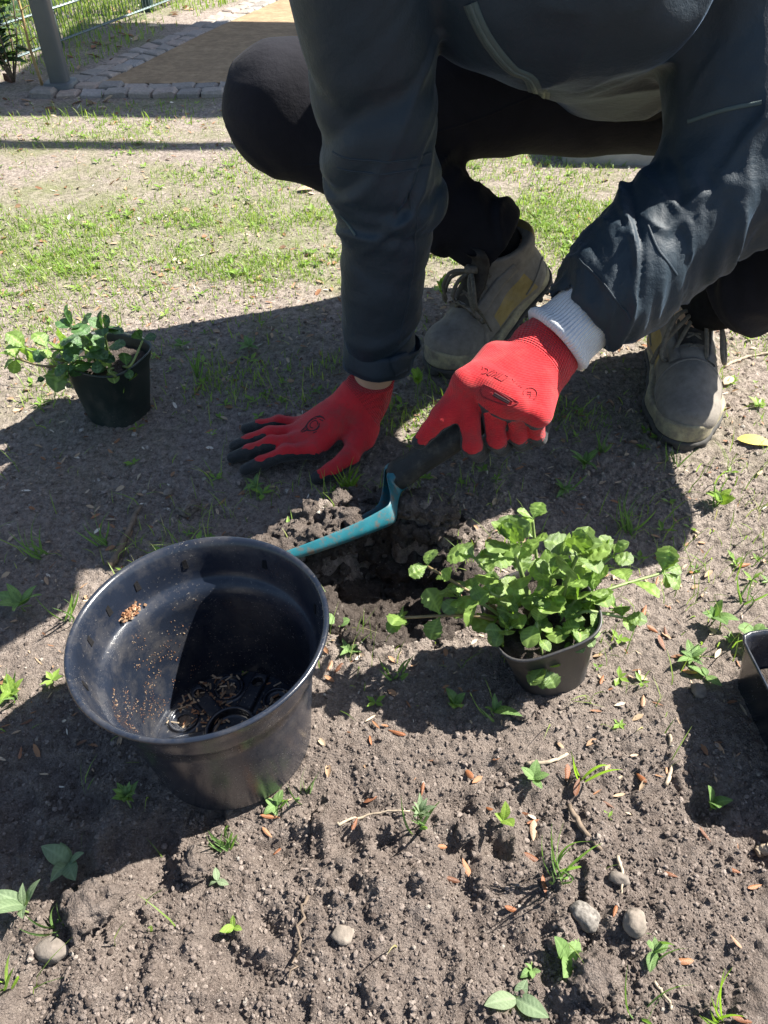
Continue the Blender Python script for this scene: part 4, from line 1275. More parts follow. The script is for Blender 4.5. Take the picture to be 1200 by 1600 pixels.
# ------------------------------------------------------------------ loose soil on the blade and round the hole
g = Vol((-.21, .62, -.02), (.14, .87, .10), .0022)
D = np.full(tuple(g.n), 1e3, np.float32)
rr_ = random.Random(5)
lumps = []
for k in range(34):
    t = rr_.uniform(.02, .72); c = tB.lerp(hB, t) + Vector((rr_.gauss(-.004, .005), rr_.gauss(.016, .010), rr_.gauss(-.008, .006))); lumps.append((c, rr_.uniform(.007, .015)))
for (mx, my, rx, ry, h) in MOUNDS:
    for k in range(9):
        c = Vector((mx + rr_.gauss(0, rx * .42), my + rr_.gauss(0, ry * .42), 0)); c.z = gh(c.x, c.y) - .002; lumps.append((c, rr_.uniform(.006, .017)))
for c, r in lumps:
    D = smin(D, ell(g, c, (r * rr_.uniform(.8, 1.3), r * rr_.uniform(.8, 1.2), r * rr_.uniform(.6, .95))), .007)
idx, P = band(g, D, .012)
D[idx] -= .0042 * vn3(P[:, 0] * 130, P[:, 1] * 130, P[:, 2] * 130, 3) + .0034 * vn3(P[:, 0] * 260, P[:, 1] * 260, P[:, 2] * 260, 4) + .003 * vn3(P[:, 0] * 60, P[:, 1] * 60, P[:, 2] * 60, 5)
V, F = nets(g, D)
o = link('loose_soil', mesh_np('loose_soil', V, F), MAT['soil_mid_dark']); o['kind'] = 'stuff'; o['label'] = 'loose dark soil heaped on the trowel blade and beside the hole'; o['category'] = 'soil'
# ------------------------------------------------------------------ big empty nursery pot
PB = Vector((-.164, .446, 0)); PB.z = -.006
bigpot = thing('plant_pot', 'large empty black plastic nursery pot in the foreground', 'plant pot', PB, (rad(-1.0), rad(-2.5), 0))
R_ = .1205; H_ = .192
outer = [(.078, .0), (.083, .002), (.0845, .006), (.0985, .118), (.1000, .140), (.1055, .1425), (.1085, .152), (.1105, .163), (.1140, .183), (.1165, .186), (R_, .1875), (R_ + .0012, .190), (R_, H_)]
inner = [(R_ - .0025, H_), (.1155, .1895), (.1130, .184), (.1112, .173), (.1095, .163), (.1088, .156), (.1070, .150), (.1040, .1435), (.0985, .1415), (.0970, .118), (.0832, .014), (.0815, .0085), (.079, .0075)]
NS = 144
V, F = lathe_vf(outer + inner, NS)
# square lug windows through the collar
row = np.arange(len(F)) // NS; kcol = np.arange(len(F)) % NS
hole = np.zeros(len(F), bool)
for k0 in (8, 26, 44, 62, 80, 92, 104, 122, 138):
    for kk in (0, 1):
        pass
body = link('pot_wall', mesh_np('pot_wall', V, F[~hole]), MAT['pot_big'], bigpot)
for k0 in (8, 26, 44, 55, 63, 71, 82, 104, 122, 138):          # black pieces stand for the shade inside moulded slots under the rim
    a = 2 * math.pi * k0 / NS; c, s = math.cos(a), math.sin(a); er = Vector((c, s, 0)); et = Vector((-s, c, 0))
    Q = []
    for (du, z, r) in ((-.0030, .1640, .1094), (.0030, .1640, .1094), (.0024, .1735, .1110), (-.0020, .1750, .1112)):
        for inn in (.0006, -.0008): Q.append(tuple(er * (r - inn) + et * du + Vector((0, 0, z))))
    link('slot_shade', mesh_np('slot_shade', Q, np.array([(0, 2, 4, 6), (1, 7, 5, 3), (0, 1, 3, 2), (2, 3, 5, 4), (4, 5, 7, 6), (6, 7, 1, 0)]), False), MAT['sock'], body)
g = Vol((-.092, -.092, -.002), (.092, .092, .036), .0016)
rr = np.sqrt(g.X ** 2 + g.Y ** 2)
D = np.maximum(rr - .0825 + 0 * g.Z, np.abs(g.Z - .008) - .003)
def ringr(c, r, w, zt):
    q = np.sqrt((g.X - c[0]) ** 2 + (g.Y - c[1]) ** 2)
    return smax(np.abs(q - r) - w + 0 * g.Z, np.abs(g.Z - zt / 2 - .003) - zt / 2, .002)
D = smin(D, ringr((0, 0), .026, .0022, .020), .003)
for k in range(6):
    a = rad(60 * k + 12); c, s = math.cos(a), math.sin(a)
    u = g.X * c + g.Y * s; v = -g.X * s + g.Y * c
    spoke = smax(np.maximum(np.abs(v) - .0085, np.abs(u - .052) - .027) + 0 * g.Z, g.Z - .0175 + .02 * np.abs(v), .003)
    D = smin(D, np.maximum(spoke, -g.Z + .004), .003)
    a = rad(60 * k + 42); c, s = math.cos(a) * .060, math.sin(a) * .060
    D = smin(D, ringr((c, s), .015, .0016, .012), .002)
    hl = np.sqrt((g.X - c) ** 2 + (g.Y - s) ** 2) - .0075
    D = np.maximum(D, -hl - 0 * g.Z)
    a = rad(60 * k + 12); c, s = math.cos(a) * .066, math.sin(a) * .066
    D = np.maximum(D, -(np.sqrt((g.X - c) ** 2 + (g.Y - s) ** 2) - .0062) + 0 * g.Z)
D = np.maximum(D, -(np.sqrt(g.X ** 2 + (g.Y + .004) ** 2) - .009) + 0 * g.Z)
V, F = nets(g, D)
link('pot_floor', mesh_np('pot_floor', V, F), MAT['pot_big'], bigpot)
# crumbs of old compost in it
mb = MB(); rr_ = random.Random(9)
ico = None
def chip(mb, p, d, l, w, t, a):
    d = Vector(d).normalized(); s = d.orthogonal().normalized(); u = d.cross(s)
    V = [tuple(Vector(p) + d * (i * l / 2) + s * (j * w / 2) + u * (k * t / 2)) for i in (-1, 1) for j in (-1, 1) for k in (-1, 1)]
    mb.add(V, np.array([(0,1,3,2),(4,6,7,5),(0,4,5,1),(2,3,7,6),(0,2,6,4),(1,5,7,3)], np.int32), a)
for k in range(900):
    r = .079 * math.sqrt(rr_.random()); a = rr_.uniform(0, 6.283)
    if rr_.random() > .45 + .5 * math.sin(a * 3 + 1): continue
    chip(mb, (r * math.cos(a), r * math.sin(a), .0125 + rr_.random() * .004), (rr_.gauss(0, 1), rr_.gauss(0, 1), rr_.gauss(0, .25)), rr_.uniform(.002, .010), rr_.uniform(.0008, .0022), .0012, rr_.random() ** .7 * .85)
for k in range(1100):                                     # sticking to the sunny side of the wall
    a = rr_.gauss(rad(175), .55); z = .02 + .12 * rr_.random()
    if vn2(np.array([a * 6]), np.array([z * 60]), 3)[0] < -.15: continue
    r = .0832 + (z - .014) / .104 * .0138 - .0006
    chip(mb, (r * math.cos(a), r * math.sin(a), z), (math.sin(a) * rr_.gauss(0, 1), -math.cos(a) * rr_.gauss(0, 1), rr_.gauss(0, 1)), rr_.uniform(.0004, .0022) * rr_.uniform(.3, 1), rr_.uniform(.0002, .0008), .0004, rr_.choice((.05, .3, .45, .6)))
for k in range(170):                                     # pinch of compost caught on the step
    a = rr_.gauss(rad(148), .05); r = .1045 + rr_.uniform(-.003, .004)
    chip(mb, (r * math.cos(a), r * math.sin(a), .146 + rr_.random() * .008), (rr_.gauss(0, 1), rr_.gauss(0, 1), rr_.gauss(0, .6)), rr_.uniform(.0015, .006), rr_.uniform(.001, .0022), .0014, rr_.uniform(.1, .6))
o = link('compost_crumbs', mb.mesh('compost_crumbs', False), MAT['litter'], bigpot); o['kind'] = 'stuff'
V, F = tube_vf(spline([(-.012, .012, .020), (-.016, -.010, .026), (-.010, -.028, .028), (-.014, -.045, .022)], 14), [.0012] * 14, 6)
link('root_piece', mesh_np('root_piece', V, F), MAT['twig'], bigpot)

# ------------------------------------------------------------------ leaves
def leaf_mesh(name, kind, mat, seed=0, nseg=15, L=1.0):
    """unit leaf along +Y, up +Z"""
    r = random.Random(seed)
    V = []; vein = []
    cols = (-1, -.62, -.28, 0, .28, .62, 1)
    droop = r.uniform(.05, .45); fold = r.uniform(.0, .34); tw = r.uniform(-.4, .4)
    for i in range(nseg + 1):
        s = i / nseg
        if kind == 'bugle':      # spoon shaped with scalloped edge
            w = .05 + .33 * math.sin(math.pi * min(1, max(0, (s - .16) / .84)) ** 1.30) ** .62 if s > .16 else .05 + .01 * s
            if s > .25: w *= 1 + .11 * math.sin(s * 34 + seed)
        elif kind == 'round':
            w = .34 * math.sin(math.pi * max(.0, (s - .12) / .88) ** 1.1) ** .55 if s > .12 else .04
        elif kind == 'lance':
            w = .17 * math.sin(math.pi * s ** .8) ** .85 + .012 * (1 - s)
        elif kind == 'oval':
            w = .25 * math.sin(math.pi * s ** .85) ** .8 + .02 * (1 - s)
        else:
            w = .07 * math.sin(math.pi * s ** .6) ** .8 + .01 * (1 - s)
        w = max(w, .004)
        zc = .10 * math.sin(math.pi * s * .6) - droop * s * s
        yc = s * (1 - .25 * droop * s)
        xc = .06 * tw * math.sin(s * 3)
        for c in cols:
            q = 1.0 if abs(c) == 1 else 1.0
            puff = .045 * math.sin(s * 26 + abs(c) * 5) * (1 - c * c) * (kind == 'bugle') + .012 * math.sin(s * 14 + c * 6 + seed)
            V.append((xc + c * w * q, yc - .04 * abs(c) * w, zc + fold * abs(c) * w + puff * w * 2.2 + tw * c * w * .4 - .25 * c * c * w * .5))
            side = abs(((s * 7 - abs(c) * 1.2) % 1) - .5) * 2
            vein.append(max(1.0 if c == 0 else 0, .55 * (side > .72) * (abs(c) < .9)))
    n = len(cols)
    F = [(i*n+k, i*n+k+1, (i+1)*n+k+1, (i+1)*n+k) for i in range(nseg) for k in range(n-1)]
    me = mesh_np(name, V, np.array(F), True, {'vein': vein})
    me.materials.append(mat)
    return me
LEAF = {}
for kd, m, nm in (('bugle', 'bugle', 'b'), ('bugle', 'bugle_tip', 'bt'), ('bugle', 'bugle_dk', 'bd'), ('round', 'bugle', 'r'), ('oval', 'seedling', 'ov'), ('lance', 'seedling', 'la'),
                  ('oval', 'greyleaf', 'ovg'), ('lance', 'greyleaf', 'lag'), ('oval', 'limeleaf', 'ovl'), ('round', 'seedling', 'ro'), ('strap', 'limeleaf', 'st'), ('lance', 'shrubleaf', 'sh'), ('strap', 'seedling', 'sts'), ('round', 'limeleaf', 'rl')):
    LEAF[nm] = [leaf_mesh('leaf_' + nm, kd, MAT[m], 10 * k + 3) for k in range(4 if nm in ('b', 'bd', 'bt') else 3)]
def add_leaf(parent, kind, base, d, size, up=(0, 0, 1), rnd=random):
    d = Vector(d).normalized(); u = Vector(up)
    s = d.cross(u)
    if s.length < 1e-3: s = d.orthogonal()
    s.normalize(); n = s.cross(d)
    o = bpy.data.objects.new('leaf', rnd.choice(LEAF[kind])); COL.objects.link(o); o.parent = parent
    M = Matrix((s, d, n)).transposed().to_4x4()
    M.translation = Vector(base)
    o.matrix_local = M @ Matrix.Rotation(rnd.gauss(0, .25), 4, 'Y') @ Matrix.Diagonal((size * rnd.uniform(.92, 1.1), size, size, 1))
    return o
def stem(parent, pts, r0, r1, mat, n=10, name='stem', seg=6):
    P = spline(pts, n); V, F = tube_vf(P, list(np.linspace(r0, r1, n)), seg)
    return link(name, mesh_np(name, V, F), mat, parent)
def small_pot(root, mat, sq=.32, rt=.0565, rb=.0430, h=.108):
    prof = [(rb - .006, .0, sq * .6), (rb, .001, sq * .6), (rb + .0012, .004, sq * .6), (rb + (rt - rb) * .86, h * .86, sq), (rt, h * .87, sq), (rt + .0015, h - .004, sq), (rt + .0035, h - .003, sq), (rt + .0035, h, sq),
            (rt + .0012, h, sq), (rt - .0005, h - .006, sq), (rb + (rt - rb) * .85 - .001, h * .85, sq), (rb - .001, .006, sq * .6), (.002, .005, sq * .6)]
    V, F = lathe_vf(prof, 72)
    V[:, 0] += .0012 * np.sin(V[:, 2] * 60 + V[:, 1] * 30)
    return link('pot', mesh_np('pot', V, F), mat, root)
def pot_soil(root, r, z, sq=.32):
    prof = [(r * k / 9, z + .004 * math.sin(k * 2.1) + .006 * (1 - k / 9), sq) for k in range(10)]
    V, F = lathe_vf(prof, 48)
    V[:, 2] += .004 * vn2(V[:, 0] * 90, V[:, 1] * 90, 5) + .002 * vn2(V[:, 0] * 220, V[:, 1] * 220, 6)
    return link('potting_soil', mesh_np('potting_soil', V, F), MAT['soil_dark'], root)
def shoot(root, pts, npairs, size, kind, rnd, tip=True, r=.0022, smat='stem', tipk='bt', tip_n=3, tip_s=.55, rise=.45, s0=.25, leafspread=1.0):
    P = spline(pts, 24)
    V, F = tube_vf(P, list(np.linspace(r, r * .7, 24)), 6)
    link('stem', mesh_np('stem', V, F), MAT[smat], root)
    az = rnd.uniform(0, 3.14)
    for k in range(npairs):
        t = s0 + (1 - s0) * (k / max(1, npairs - 1)) if npairs > 1 else 1.0
        i = min(int(t * 23), 22); p = P[i].lerp(P[i+1], t * 23 - i); T = (P[i+1] - P[i]).normalized()
        a0 = T.orthogonal().normalized(); b0 = T.cross(a0)
        az += math.pi / 2 + rnd.gauss(0, .2)
        for s_ in (0, math.pi):
            dd = a0 * math.cos(az + s_) + b0 * math.sin(az + s_)
            dv = dd * leafspread + T * rise + Vector((0, 0, .18))
            if dv.z < -.5: dv.z *= .4
            sz = size * (1.0 - .36 * t) * rnd.uniform(.6, 1.1)
            add_leaf(root, kind, p, dv, sz, (0, 0, 1) if abs(dv.normalized().z) < .8 else tuple(dd), rnd)
    if tip:
        p = P[-1]; T = (P[-1] - P[-2]).normalized(); a0 = T.orthogonal().normalized(); b0 = T.cross(a0)
        for k in range(tip_n * 2):
            a = az + k * 2.4
            dv = (a0 * math.cos(a) + b0 * math.sin(a)) * (1 - k / (tip_n * 2.6)) + T * (.35 + k * .22)
            add_leaf(root, tipk, p + T * (.0015 * k), dv, size * tip_s * (1 - k * .07), (0, 0, 1) if abs(dv.normalized().z) < .8 else tuple(-a0), rnd)

# front bugle in its pot: the pot leans a little to the left
pf = Vector((.196, .540, 0)); pf.z = gh(pf.x, pf.y) - .004
tilt = rad(-14)
front = thing('potted_plant', 'bright green bugle plant in a dark pot, sunlit beside the hole', 'potted plant', pf, (rad(-2), tilt, rad(14)))
small_pot(front, MAT['pot_small'], .24, .0565, .0390, .116); pot_soil(front, .052, .100)
Mi = (Matrix.Translation(pf) @ front.rotation_euler.to_matrix().to_4x4()).inverted()
def fl(px, py, z): return Mi @ at(px, py, z)
rnd = random.Random(21)
C0 = Vector((0, 0, .09))
def fshoot(px, py, z, npairs, size, mid=None, **kw):
    e = fl(px, py, z)
    b = C0 + Vector((e.x, e.y, 0)).normalized() * min(.03, Vector((e.x, e.y, 0)).length * .4)
    m = (b + e) / 2 + Vector((0, 0, .012)) if mid is None else fl(*mid)
    shoot(front, [b, m, e], npairs, size, kw.pop('kind', 'b'), rnd, **kw)
fshoot(800, 852, .195, 4, .054, tip_n=4, tip_s=.70, r=.003, rise=.6)
fshoot(902, 868, .195, 4, .054, tip_n=4, tip_s=.70, r=.003, rise=.6)
fshoot(832, 812, .20, 2, .036, tip_n=1, tip_s=.6, s0=.75)
fshoot(742, 872, .165, 3, .050, tip_n=1, tip_s=.5)
fshoot(668, 885, .135, 3, .034, mid=(735, 925, .125), tip_n=1, tip_s=.7, s0=.45, smat='stem_red')
fshoot(632, 965, .100, 3, .044, mid=(740, 962, .105), tip_n=1, tip_s=.6, s0=.50, smat='stem_red')
fshoot(1035, 895, .12, 3, .048, mid=(940, 925, .13), tip_n=2, tip_s=.6, s0=.45)
fshoot(955, 870, .16, 3, .044, tip_n=2, tip_s=.6)
fshoot(972, 965, .105, 2, .046, mid=(915, 955, .12), tip_n=1, tip_s=.6, s0=.55)
fshoot(852, 1042, .072, 3, .034, mid=(838, 975, .115), tip_n=2, tip_s=.8, s0=.45, kind='r')
fshoot(888, 995, .095, 3, .034, tip_n=2, tip_s=.7, kind='r')
fshoot(800, 960, .115, 3, .034, tip_n=2, kind='r')
fshoot(850, 935, .135, 3, .036, tip_n=2, kind='r')
fshoot(862, 900, .160, 3, .044, tip_n=2)
fshoot(765, 925, .135, 3, .042, tip_n=1)
fshoot(925, 925, .135, 3, .044, tip_n=1)

for (px, py, z, n_, sz) in ((790, 985, .108, 2, .036), (905, 985, .105, 2, .036), (720, 935, .125, 2, .040)):
    fshoot(px, py, z, n_, sz, tip_n=2, tip_s=.65)
# rear bugle
pr_ = Vector((-.440, 1.050, 0)); pr_.z = gh(pr_.x, pr_.y) - .004
rear = thing('potted_plant', 'smaller dark leaved bugle plant in a dark pot, half in shade at the left', 'potted plant', pr_, (0, rad(2), rad(-20)))
small_pot(rear, MAT['pot_green'], .22, .0585, .0430, .118); pot_soil(rear, .053, .100, .22)
Mi2 = (Matrix.Translation(pr_) @ rear.rotation_euler.to_matrix().to_4x4()).inverted()
C0 = Vector((0, 0, .10))
def rshoot(px, py, z, npairs, size, mid=None, **kw):
    e = Mi2 @ at(px, py, z)
    b = C0 + Vector((e.x, e.y, 0)).normalized() * min(.03, Vector((e.x, e.y, 0)).length * .4)
    m = (b + e) / 2 + Vector((0, 0, .012)) if mid is None else Mi2 @ at(*mid)
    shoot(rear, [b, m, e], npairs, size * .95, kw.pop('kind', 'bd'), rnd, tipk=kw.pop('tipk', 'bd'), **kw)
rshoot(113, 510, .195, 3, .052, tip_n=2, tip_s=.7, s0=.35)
rshoot(163, 515, .185, 3, .046, tip_n=2, tip_s=.7, s0=.4)
rshoot(128, 545, .160, 3, .056, tip_n=1)
rshoot(75, 545, .150, 3, .052, tip_n=1, tip_s=.6, kind='b')
rshoot(40, 545, .135, 2, .060, mid=(80, 560, .135), tip_n=1, kind='b', tipk='b')
rshoot(25, 560, .115, 2, .052, mid=(70, 572, .12), tip_n=1, kind='b', tipk='b', smat='stem_red')
rshoot(72, 592, .085, 1, .034, mid=(95, 580, .115), tip_n=1)
rshoot(152, 560, .140, 3, .040, tip_n=1)
rshoot(196, 598, .085, 2, .038, mid=(170, 580, .125), tip_n=1, kind='r', tipk='b')
rshoot(223, 532, .155, 2, .034, mid=(205, 570, .13), tip_n=1, tip_s=.7)
rshoot(110, 570, .130, 3, .044, tip_n=1)

# black square pot cut by the right edge of the picture
pc = Vector((.481, .458, 0)); pc.z = gh(pc.x, pc.y) - .006
third = thing('plant_pot', 'square black plastic pot at the right edge casting a shadow', 'plant pot', pc, (0, rad(-3), rad(6)))
small_pot(third, MAT['pot_big'], 2.2, .076, .068, .088)
pot_soil(third, .066, .03, 2.2)
# ------------------------------------------------------------------ grass and ground cover (uncountable)
def density(x, y):
    n = fbm2(x * 2.4 + 7, y * 2.4, 4, 301)
    n2 = fbm2(x * 7 + 2, y * 7, 3, 305)
    bandg = np.exp(-((y - 1.74 - .10 * x + .10 * n2) / .15) ** 2) * np.clip(.7 + 2.4 * n2 + .8 * n, .10, 2.2) * 1.5          # bright strip behind the person
    left = sst(-.25, -.9, x) * sst(1.1, 1.45, y) * sst(2.0, 1.6, y) * .55
    mid = sst(.95, 1.35, y) * sst(2.9, 2.3, y) * np.clip(.20 + 1.1 * n + .9 * n2, .03, 1) * .5
    nearb = sst(.40, .60, y) * sst(1.4, 1.0, y) * np.clip(.08 + 1.2 * n2, 0.03, 1) * .75
    bed = sst(.46, .38, y) * np.clip(n2 - .15, 0, 1) * .22
    far = sst(3.0, 3.3, y) * (x < path_edge(y, -.05)) * np.clip(.5 + .8 * n, 0, 1.2) * .8
    farl = sst(0, .3, (FA.x + (y - FA.y) * fd.x / fd.y) - x) * (y > 2.6) * 1.3
    onpath = (x > path_edge(y, 0)) & (y > 2.86)
    d = bandg + left + mid + nearb + bed + far + farl
    return np.where(onpath, 0, d)
def blocked(x, y):
    b = ((x - PB.x) ** 2 + (y - PB.y) ** 2 < .088 ** 2)
    for (cx, cy, r) in ((pf.x, pf.y, .052), (pr_.x, pr_.y, .052), (pc.x, pc.y, .075), (HOLE.x, HOLE.y, .085)):
        b |= ((x - cx) ** 2 + (y - cy) ** 2 < r * r)
    # under the resting hand and boots
    b |= (np.abs(x + .10) < .12) & (np.abs(y - .92) < .055)
    b |= (np.abs(x - .49) < .05) & (np.abs(y - 1.07) < .15)
    return b
def scatter(n, xr, yr, dens, ypow=1.0):
    x = rng.uniform(xr[0], xr[1], n); y = yr[0] + (yr[1] - yr[0]) * rng.random(n) ** ypow
    keep = (rng.random(n) < dens(x, y)) & ~blocked(x, y)
    return x[keep], y[keep]
# grass blades: curved strips of three segments
def blades(x, y, hlo, hhi, w, seed, lean=.55):
    n = len(x); r = np.random.default_rng(seed)
    z = ground_h(x, y) - .003
    h = r.uniform(hlo, hhi, n) * r.uniform(.6, 1.15, n); a = r.uniform(0, 6.283, n); ln = r.uniform(.15, 1.1, n) * lean
    ww = w * r.uniform(.6, 1.3, n)
    dx, dy = np.cos(a), np.sin(a); f = r.uniform(-.8, .8, n); sx, sy = -np.sin(a + f), np.cos(a + f)
    V = []
    for t, wt in ((0, .8), (.38, 1.0), (.72, .72)):
        o = ln * h * t * t
        for s in (-.5, .5):
            V.append(np.stack([x + dx * o + sx * ww * wt * s, y + dy * o + sy * ww * wt * s, z + h * t * (1 - .25 * ln * t)], 1))
    o = ln * h
    V.append(np.stack([x + dx * o, y + dy * o, z + h * (1 - .25 * ln)], 1))
    V = np.stack(V, 1).reshape(-1, 3)
    b = (np.arange(n) * 7)[:, None]
    Q = np.concatenate([b + np.array([[0, 1, 3, 2]]), b + np.array([[2, 3, 5, 4]])]); T = b + np.array([[4, 5, 6]])
    col = np.repeat(np.clip(r.normal(.45, .22, n), 0, 1), 7)
    return V, Q, T, col
parts = []
x, y = scatter(300000, (-2.0, 1.9), (1.0, 2.9), lambda x, y: density(x, y) * .9 + .012); parts.append(blades(x, y, .008, .028, .0019, 1, .9))
x, y = scatter(16000, (-.8, .9), (.2, 1.2), density); parts.append(blades(x, y, .012, .060, .0014, 2, 1.0))
x, y = scatter(60000, (-3.2, -.6), (2.6, 6.5), density); parts.append(blades(x, y, .02, .055, .004, 3))
def joinp(parts):
    V = []; Q = []; T = []; C = []; n = 0
    for (v, q, t, c) in parts:
        V.append(v); Q.append(q + n); T.append(t + n); C.append(c); n += len(v)
    return np.concatenate(V), [np.concatenate(Q), np.concatenate(T)], np.concatenate(C)
V, F, C = joinp(parts)
o = link('grass', mesh_np('grass', V, F, True, {'v': C}), MAT['grass']); o['kind'] = 'stuff'; o['label'] = 'sparse short grass growing on the bare soil'; o['category'] = 'grass'
# tiny broad leaved seedlings
def rosettes(x, y, lo, hi, seed):
    n = len(x); r = np.random.default_rng(seed); V = []; Q = []; C = []; b = 0
    z = ground_h(x, y)
    for i in range(n):
        L = r.uniform(lo, hi); a0 = r.uniform(0, 6.28); k = r.integers(3, 6); col = np.clip(r.normal(.5, .25), 0, 1); hh = r.uniform(.1, .9) * L
        for j in range(k):
            a = a0 + j * 6.283 / k + r.normal(0, .3); l = L * r.uniform(.6, 1.1); e = r.uniform(.15, .8); w = l * r.uniform(.16, .30)
            d = np.array([math.cos(a), math.sin(a), e]); s = np.array([-math.sin(a), math.cos(a), 0.])
            o_ = np.array([x[i], y[i], z[i] + hh * .3])
            P = [o_, o_ + d * l * .45 + s * w, o_ + d * l * .45 - s * w + np.array([0, 0, 0]), o_ + d * l * np.array([1, 1, .75]), o_ + d * l * .5 - np.array([0, 0, w * .3])]
            V += P; Q += [(b, b + 4, b + 1), (b, b + 2, b + 4), (b + 4, b + 3, b + 1), (b + 2, b + 3, b + 4)]; C += [col] * 5; b += 5
    return np.array(V, np.float32), np.array(Q, np.int32), np.array(C, np.float32)
x, y = scatter(11000, (-1.7, 1.6), (.95, 2.85), lambda x, y: density(x, y) * .35 + .03)
x2, y2 = scatter(1100, (-.75, .85), (.35, 1.2), lambda x, y: density(x, y) * .8 + .02)
V1, F1_, C1 = rosettes(np.concatenate([x, x2]), np.concatenate([y, y2]), .006, .019, 4)
o = link('seedling_cover', mesh_np('seedling_cover', V1, F1_, False, {'v': C1}), MAT['weed']); o['kind'] = 'stuff'; o['label'] = 'tiny broad leaved seedlings among the grass'; o['category'] = 'seedlings'

# soil crumbs and grit
ICO_V = []; 
t_ = (1 + 5 ** .5) / 2
ICO_V = np.array([(-1,t_,0),(1,t_,0),(-1,-t_,0),(1,-t_,0),(0,-1,t_),(0,1,t_),(0,-1,-t_),(0,1,-t_),(t_,0,-1),(t_,0,1),(-t_,0,-1),(-t_,0,1)], np.float32) / math.sqrt(1 + t_ * t_)
ICO_F = np.array([(0,11,5),(0,5,1),(0,1,7),(0,7,10),(0,10,11),(1,5,9),(5,11,4),(11,10,2),(10,7,6),(7,1,8),(3,9,4),(3,4,2),(3,2,6),(3,6,8),(3,8,9),(4,9,5),(2,4,11),(6,2,10),(8,6,7),(9,8,1)], np.int32)
def crumbs(x, y, lo, hi, seed, bright, lift=.3):
    n = len(x); r = np.random.default_rng(seed)
    s = lo * (hi / lo) ** (r.random(n) ** 2.6)
    sc = s[:, None] * r.uniform(.6, 1.2, (n, 3)); sc[:, 2] *= .8
    a = r.uniform(0, 6.283, n); ca, sa = np.cos(a), np.sin(a)
    B = ICO_V[None] * (1 + r.normal(0, .16, (n, 12, 1))) * sc[:, None, :]
    X = B[:, :, 0] * ca[:, None] - B[:, :, 1] * sa[:, None] + x[:, None]; Y = B[:, :, 0] * sa[:, None] + B[:, :, 1] * ca[:, None] + y[:, None]
    Z = B[:, :, 2] + (ground_h(x, y) + s * lift)[:, None]
    V = np.stack([X, Y, Z], 2).reshape(-1, 3)
    F = ((np.arange(n) * 12)[:, None, None] + ICO_F[None]).reshape(-1, 3)
    C = np.repeat(np.clip(bright(x, y, r), 0, 1), 12)
    return V, F, C
def cdens(x, y):
    dh = np.sqrt((x - HOLE.x) ** 2 + (y - HOLE.y) ** 2)
    return np.clip(sst(.50, .36, y) * .9 + sst(.22, .12, dh) * .9 + .3 + .5 * vn2(x * 8, y * 8, 7) + .4 * vn2(x * 25, y * 25, 9), .05, 1)
N_ = 46000
y = .16 + .75 * rng.random(N_) ** 1.25; x = rng.uniform(-1, 1, N_) * (.16 + .52 * y + .05)
k = (rng.random(N_) < cdens(x, y)) & ~((x - PB.x) ** 2 + (y - PB.y) ** 2 < .083 ** 2)
x, y = x[k], y[k]
A = crumbs(x, y, .0007, .0032, 8, lambda x, y, r: r.normal(.36, .2, len(x)) + .25 * sst(.4, .6, y) + .4 * (r.random(len(x)) > .985))
y = .8 + 1.1 * rng.random(9000) ** 1.3; x = rng.uniform(-1, 1, 9000) * (.25 + .55 * y)
B = crumbs(x, y, .0012, .0048, 9, lambda x, y, r: r.normal(.66, .2, len(x)))
o = link('soil_crumbs', mesh_np('soil_crumbs', np.concatenate([A[0], B[0]]), np.concatenate([A[1], B[1] + len(A[0])]), False, {'v': np.concatenate([A[2], B[2]])}), MAT['crumb'])
o['kind'] = 'stuff'; o['label'] = 'crumbs of soil and fine grit lying on the bed'; o['category'] = 'soil'

# dry bits: curled flakes
def flakes(x, y, lo, hi, seed, asp=(.25, .6)):
    n = len(x); r = np.random.default_rng(seed); z = ground_h(x, y)
    L = r.uniform(lo, hi, n); W = L * r.uniform(asp[0], asp[1], n); a = r.uniform(0, 6.283, n)
    d = np.stack([np.cos(a), np.sin(a), r.normal(0, .25, n)], 1); s = np.stack([-np.sin(a), np.cos(a), r.normal(0, .35, n)], 1)
    c = np.stack([x, y, z + .15 * W + .001], 1); up = np.array([0, 0, 1.])
    V = []
    for i, w in ((-.5, .15), (-.2, .9), (.2, 1.), (.5, .1)):
        for j in (-.5, 0, .5):
            V.append(c + d * (L * i)[:, None] + s * (W * j * w)[:, None] + up * ((abs(j) * .5 * W * w) + .2 * L * i * i * r.uniform(-.2, 1., n))[:, None])
    V = np.stack(V, 1).reshape(-1, 3)
    q = np.array([(0,1,4,3),(1,2,5,4),(3,4,7,6),(4,5,8,7),(6,7,10,9),(7,8,11,10)])
    F = ((np.arange(n) * 12)[:, None, None] + q[None]).reshape(-1, 4)
    return V, F, np.repeat(np.clip(r.normal(.5, .28, n), 0, 1), 12)
x, y = scatter(4200, (-.8, .9), (.3, 1.5), lambda x, y: .55 * sst(.3, .5, y) + 0 * x)
A = flakes(x, y, .004, .016, 31, (.1, .45))
x, y = scatter(5200, (-2.2, 1.9), (1.2, 2.9), lambda x, y: .6 + 0 * x)
B = flakes(x, y, .004, .022, 33, (.15, .5))
x, y = scatter(900, (-3.2, -.9), (2.7, 6), lambda x, y: (density(x, y) > 0) * .7)
B2 = flakes(x, y, .02, .055, 35)
o = link('leaf_litter', mesh_np('leaf_litter', np.concatenate([A[0], B[0], B2[0]]), np.concatenate([A[1], B[1] + len(A[0]), B2[1] + len(A[0]) + len(B[0])]), True, {'v': np.concatenate([A[2], B[2], B2[2]])}), MAT['litter'])
o['kind'] = 'stuff'; o['label'] = 'small dry leaf fragments and chaff strewn over the soil'; o['category'] = 'leaf litter'

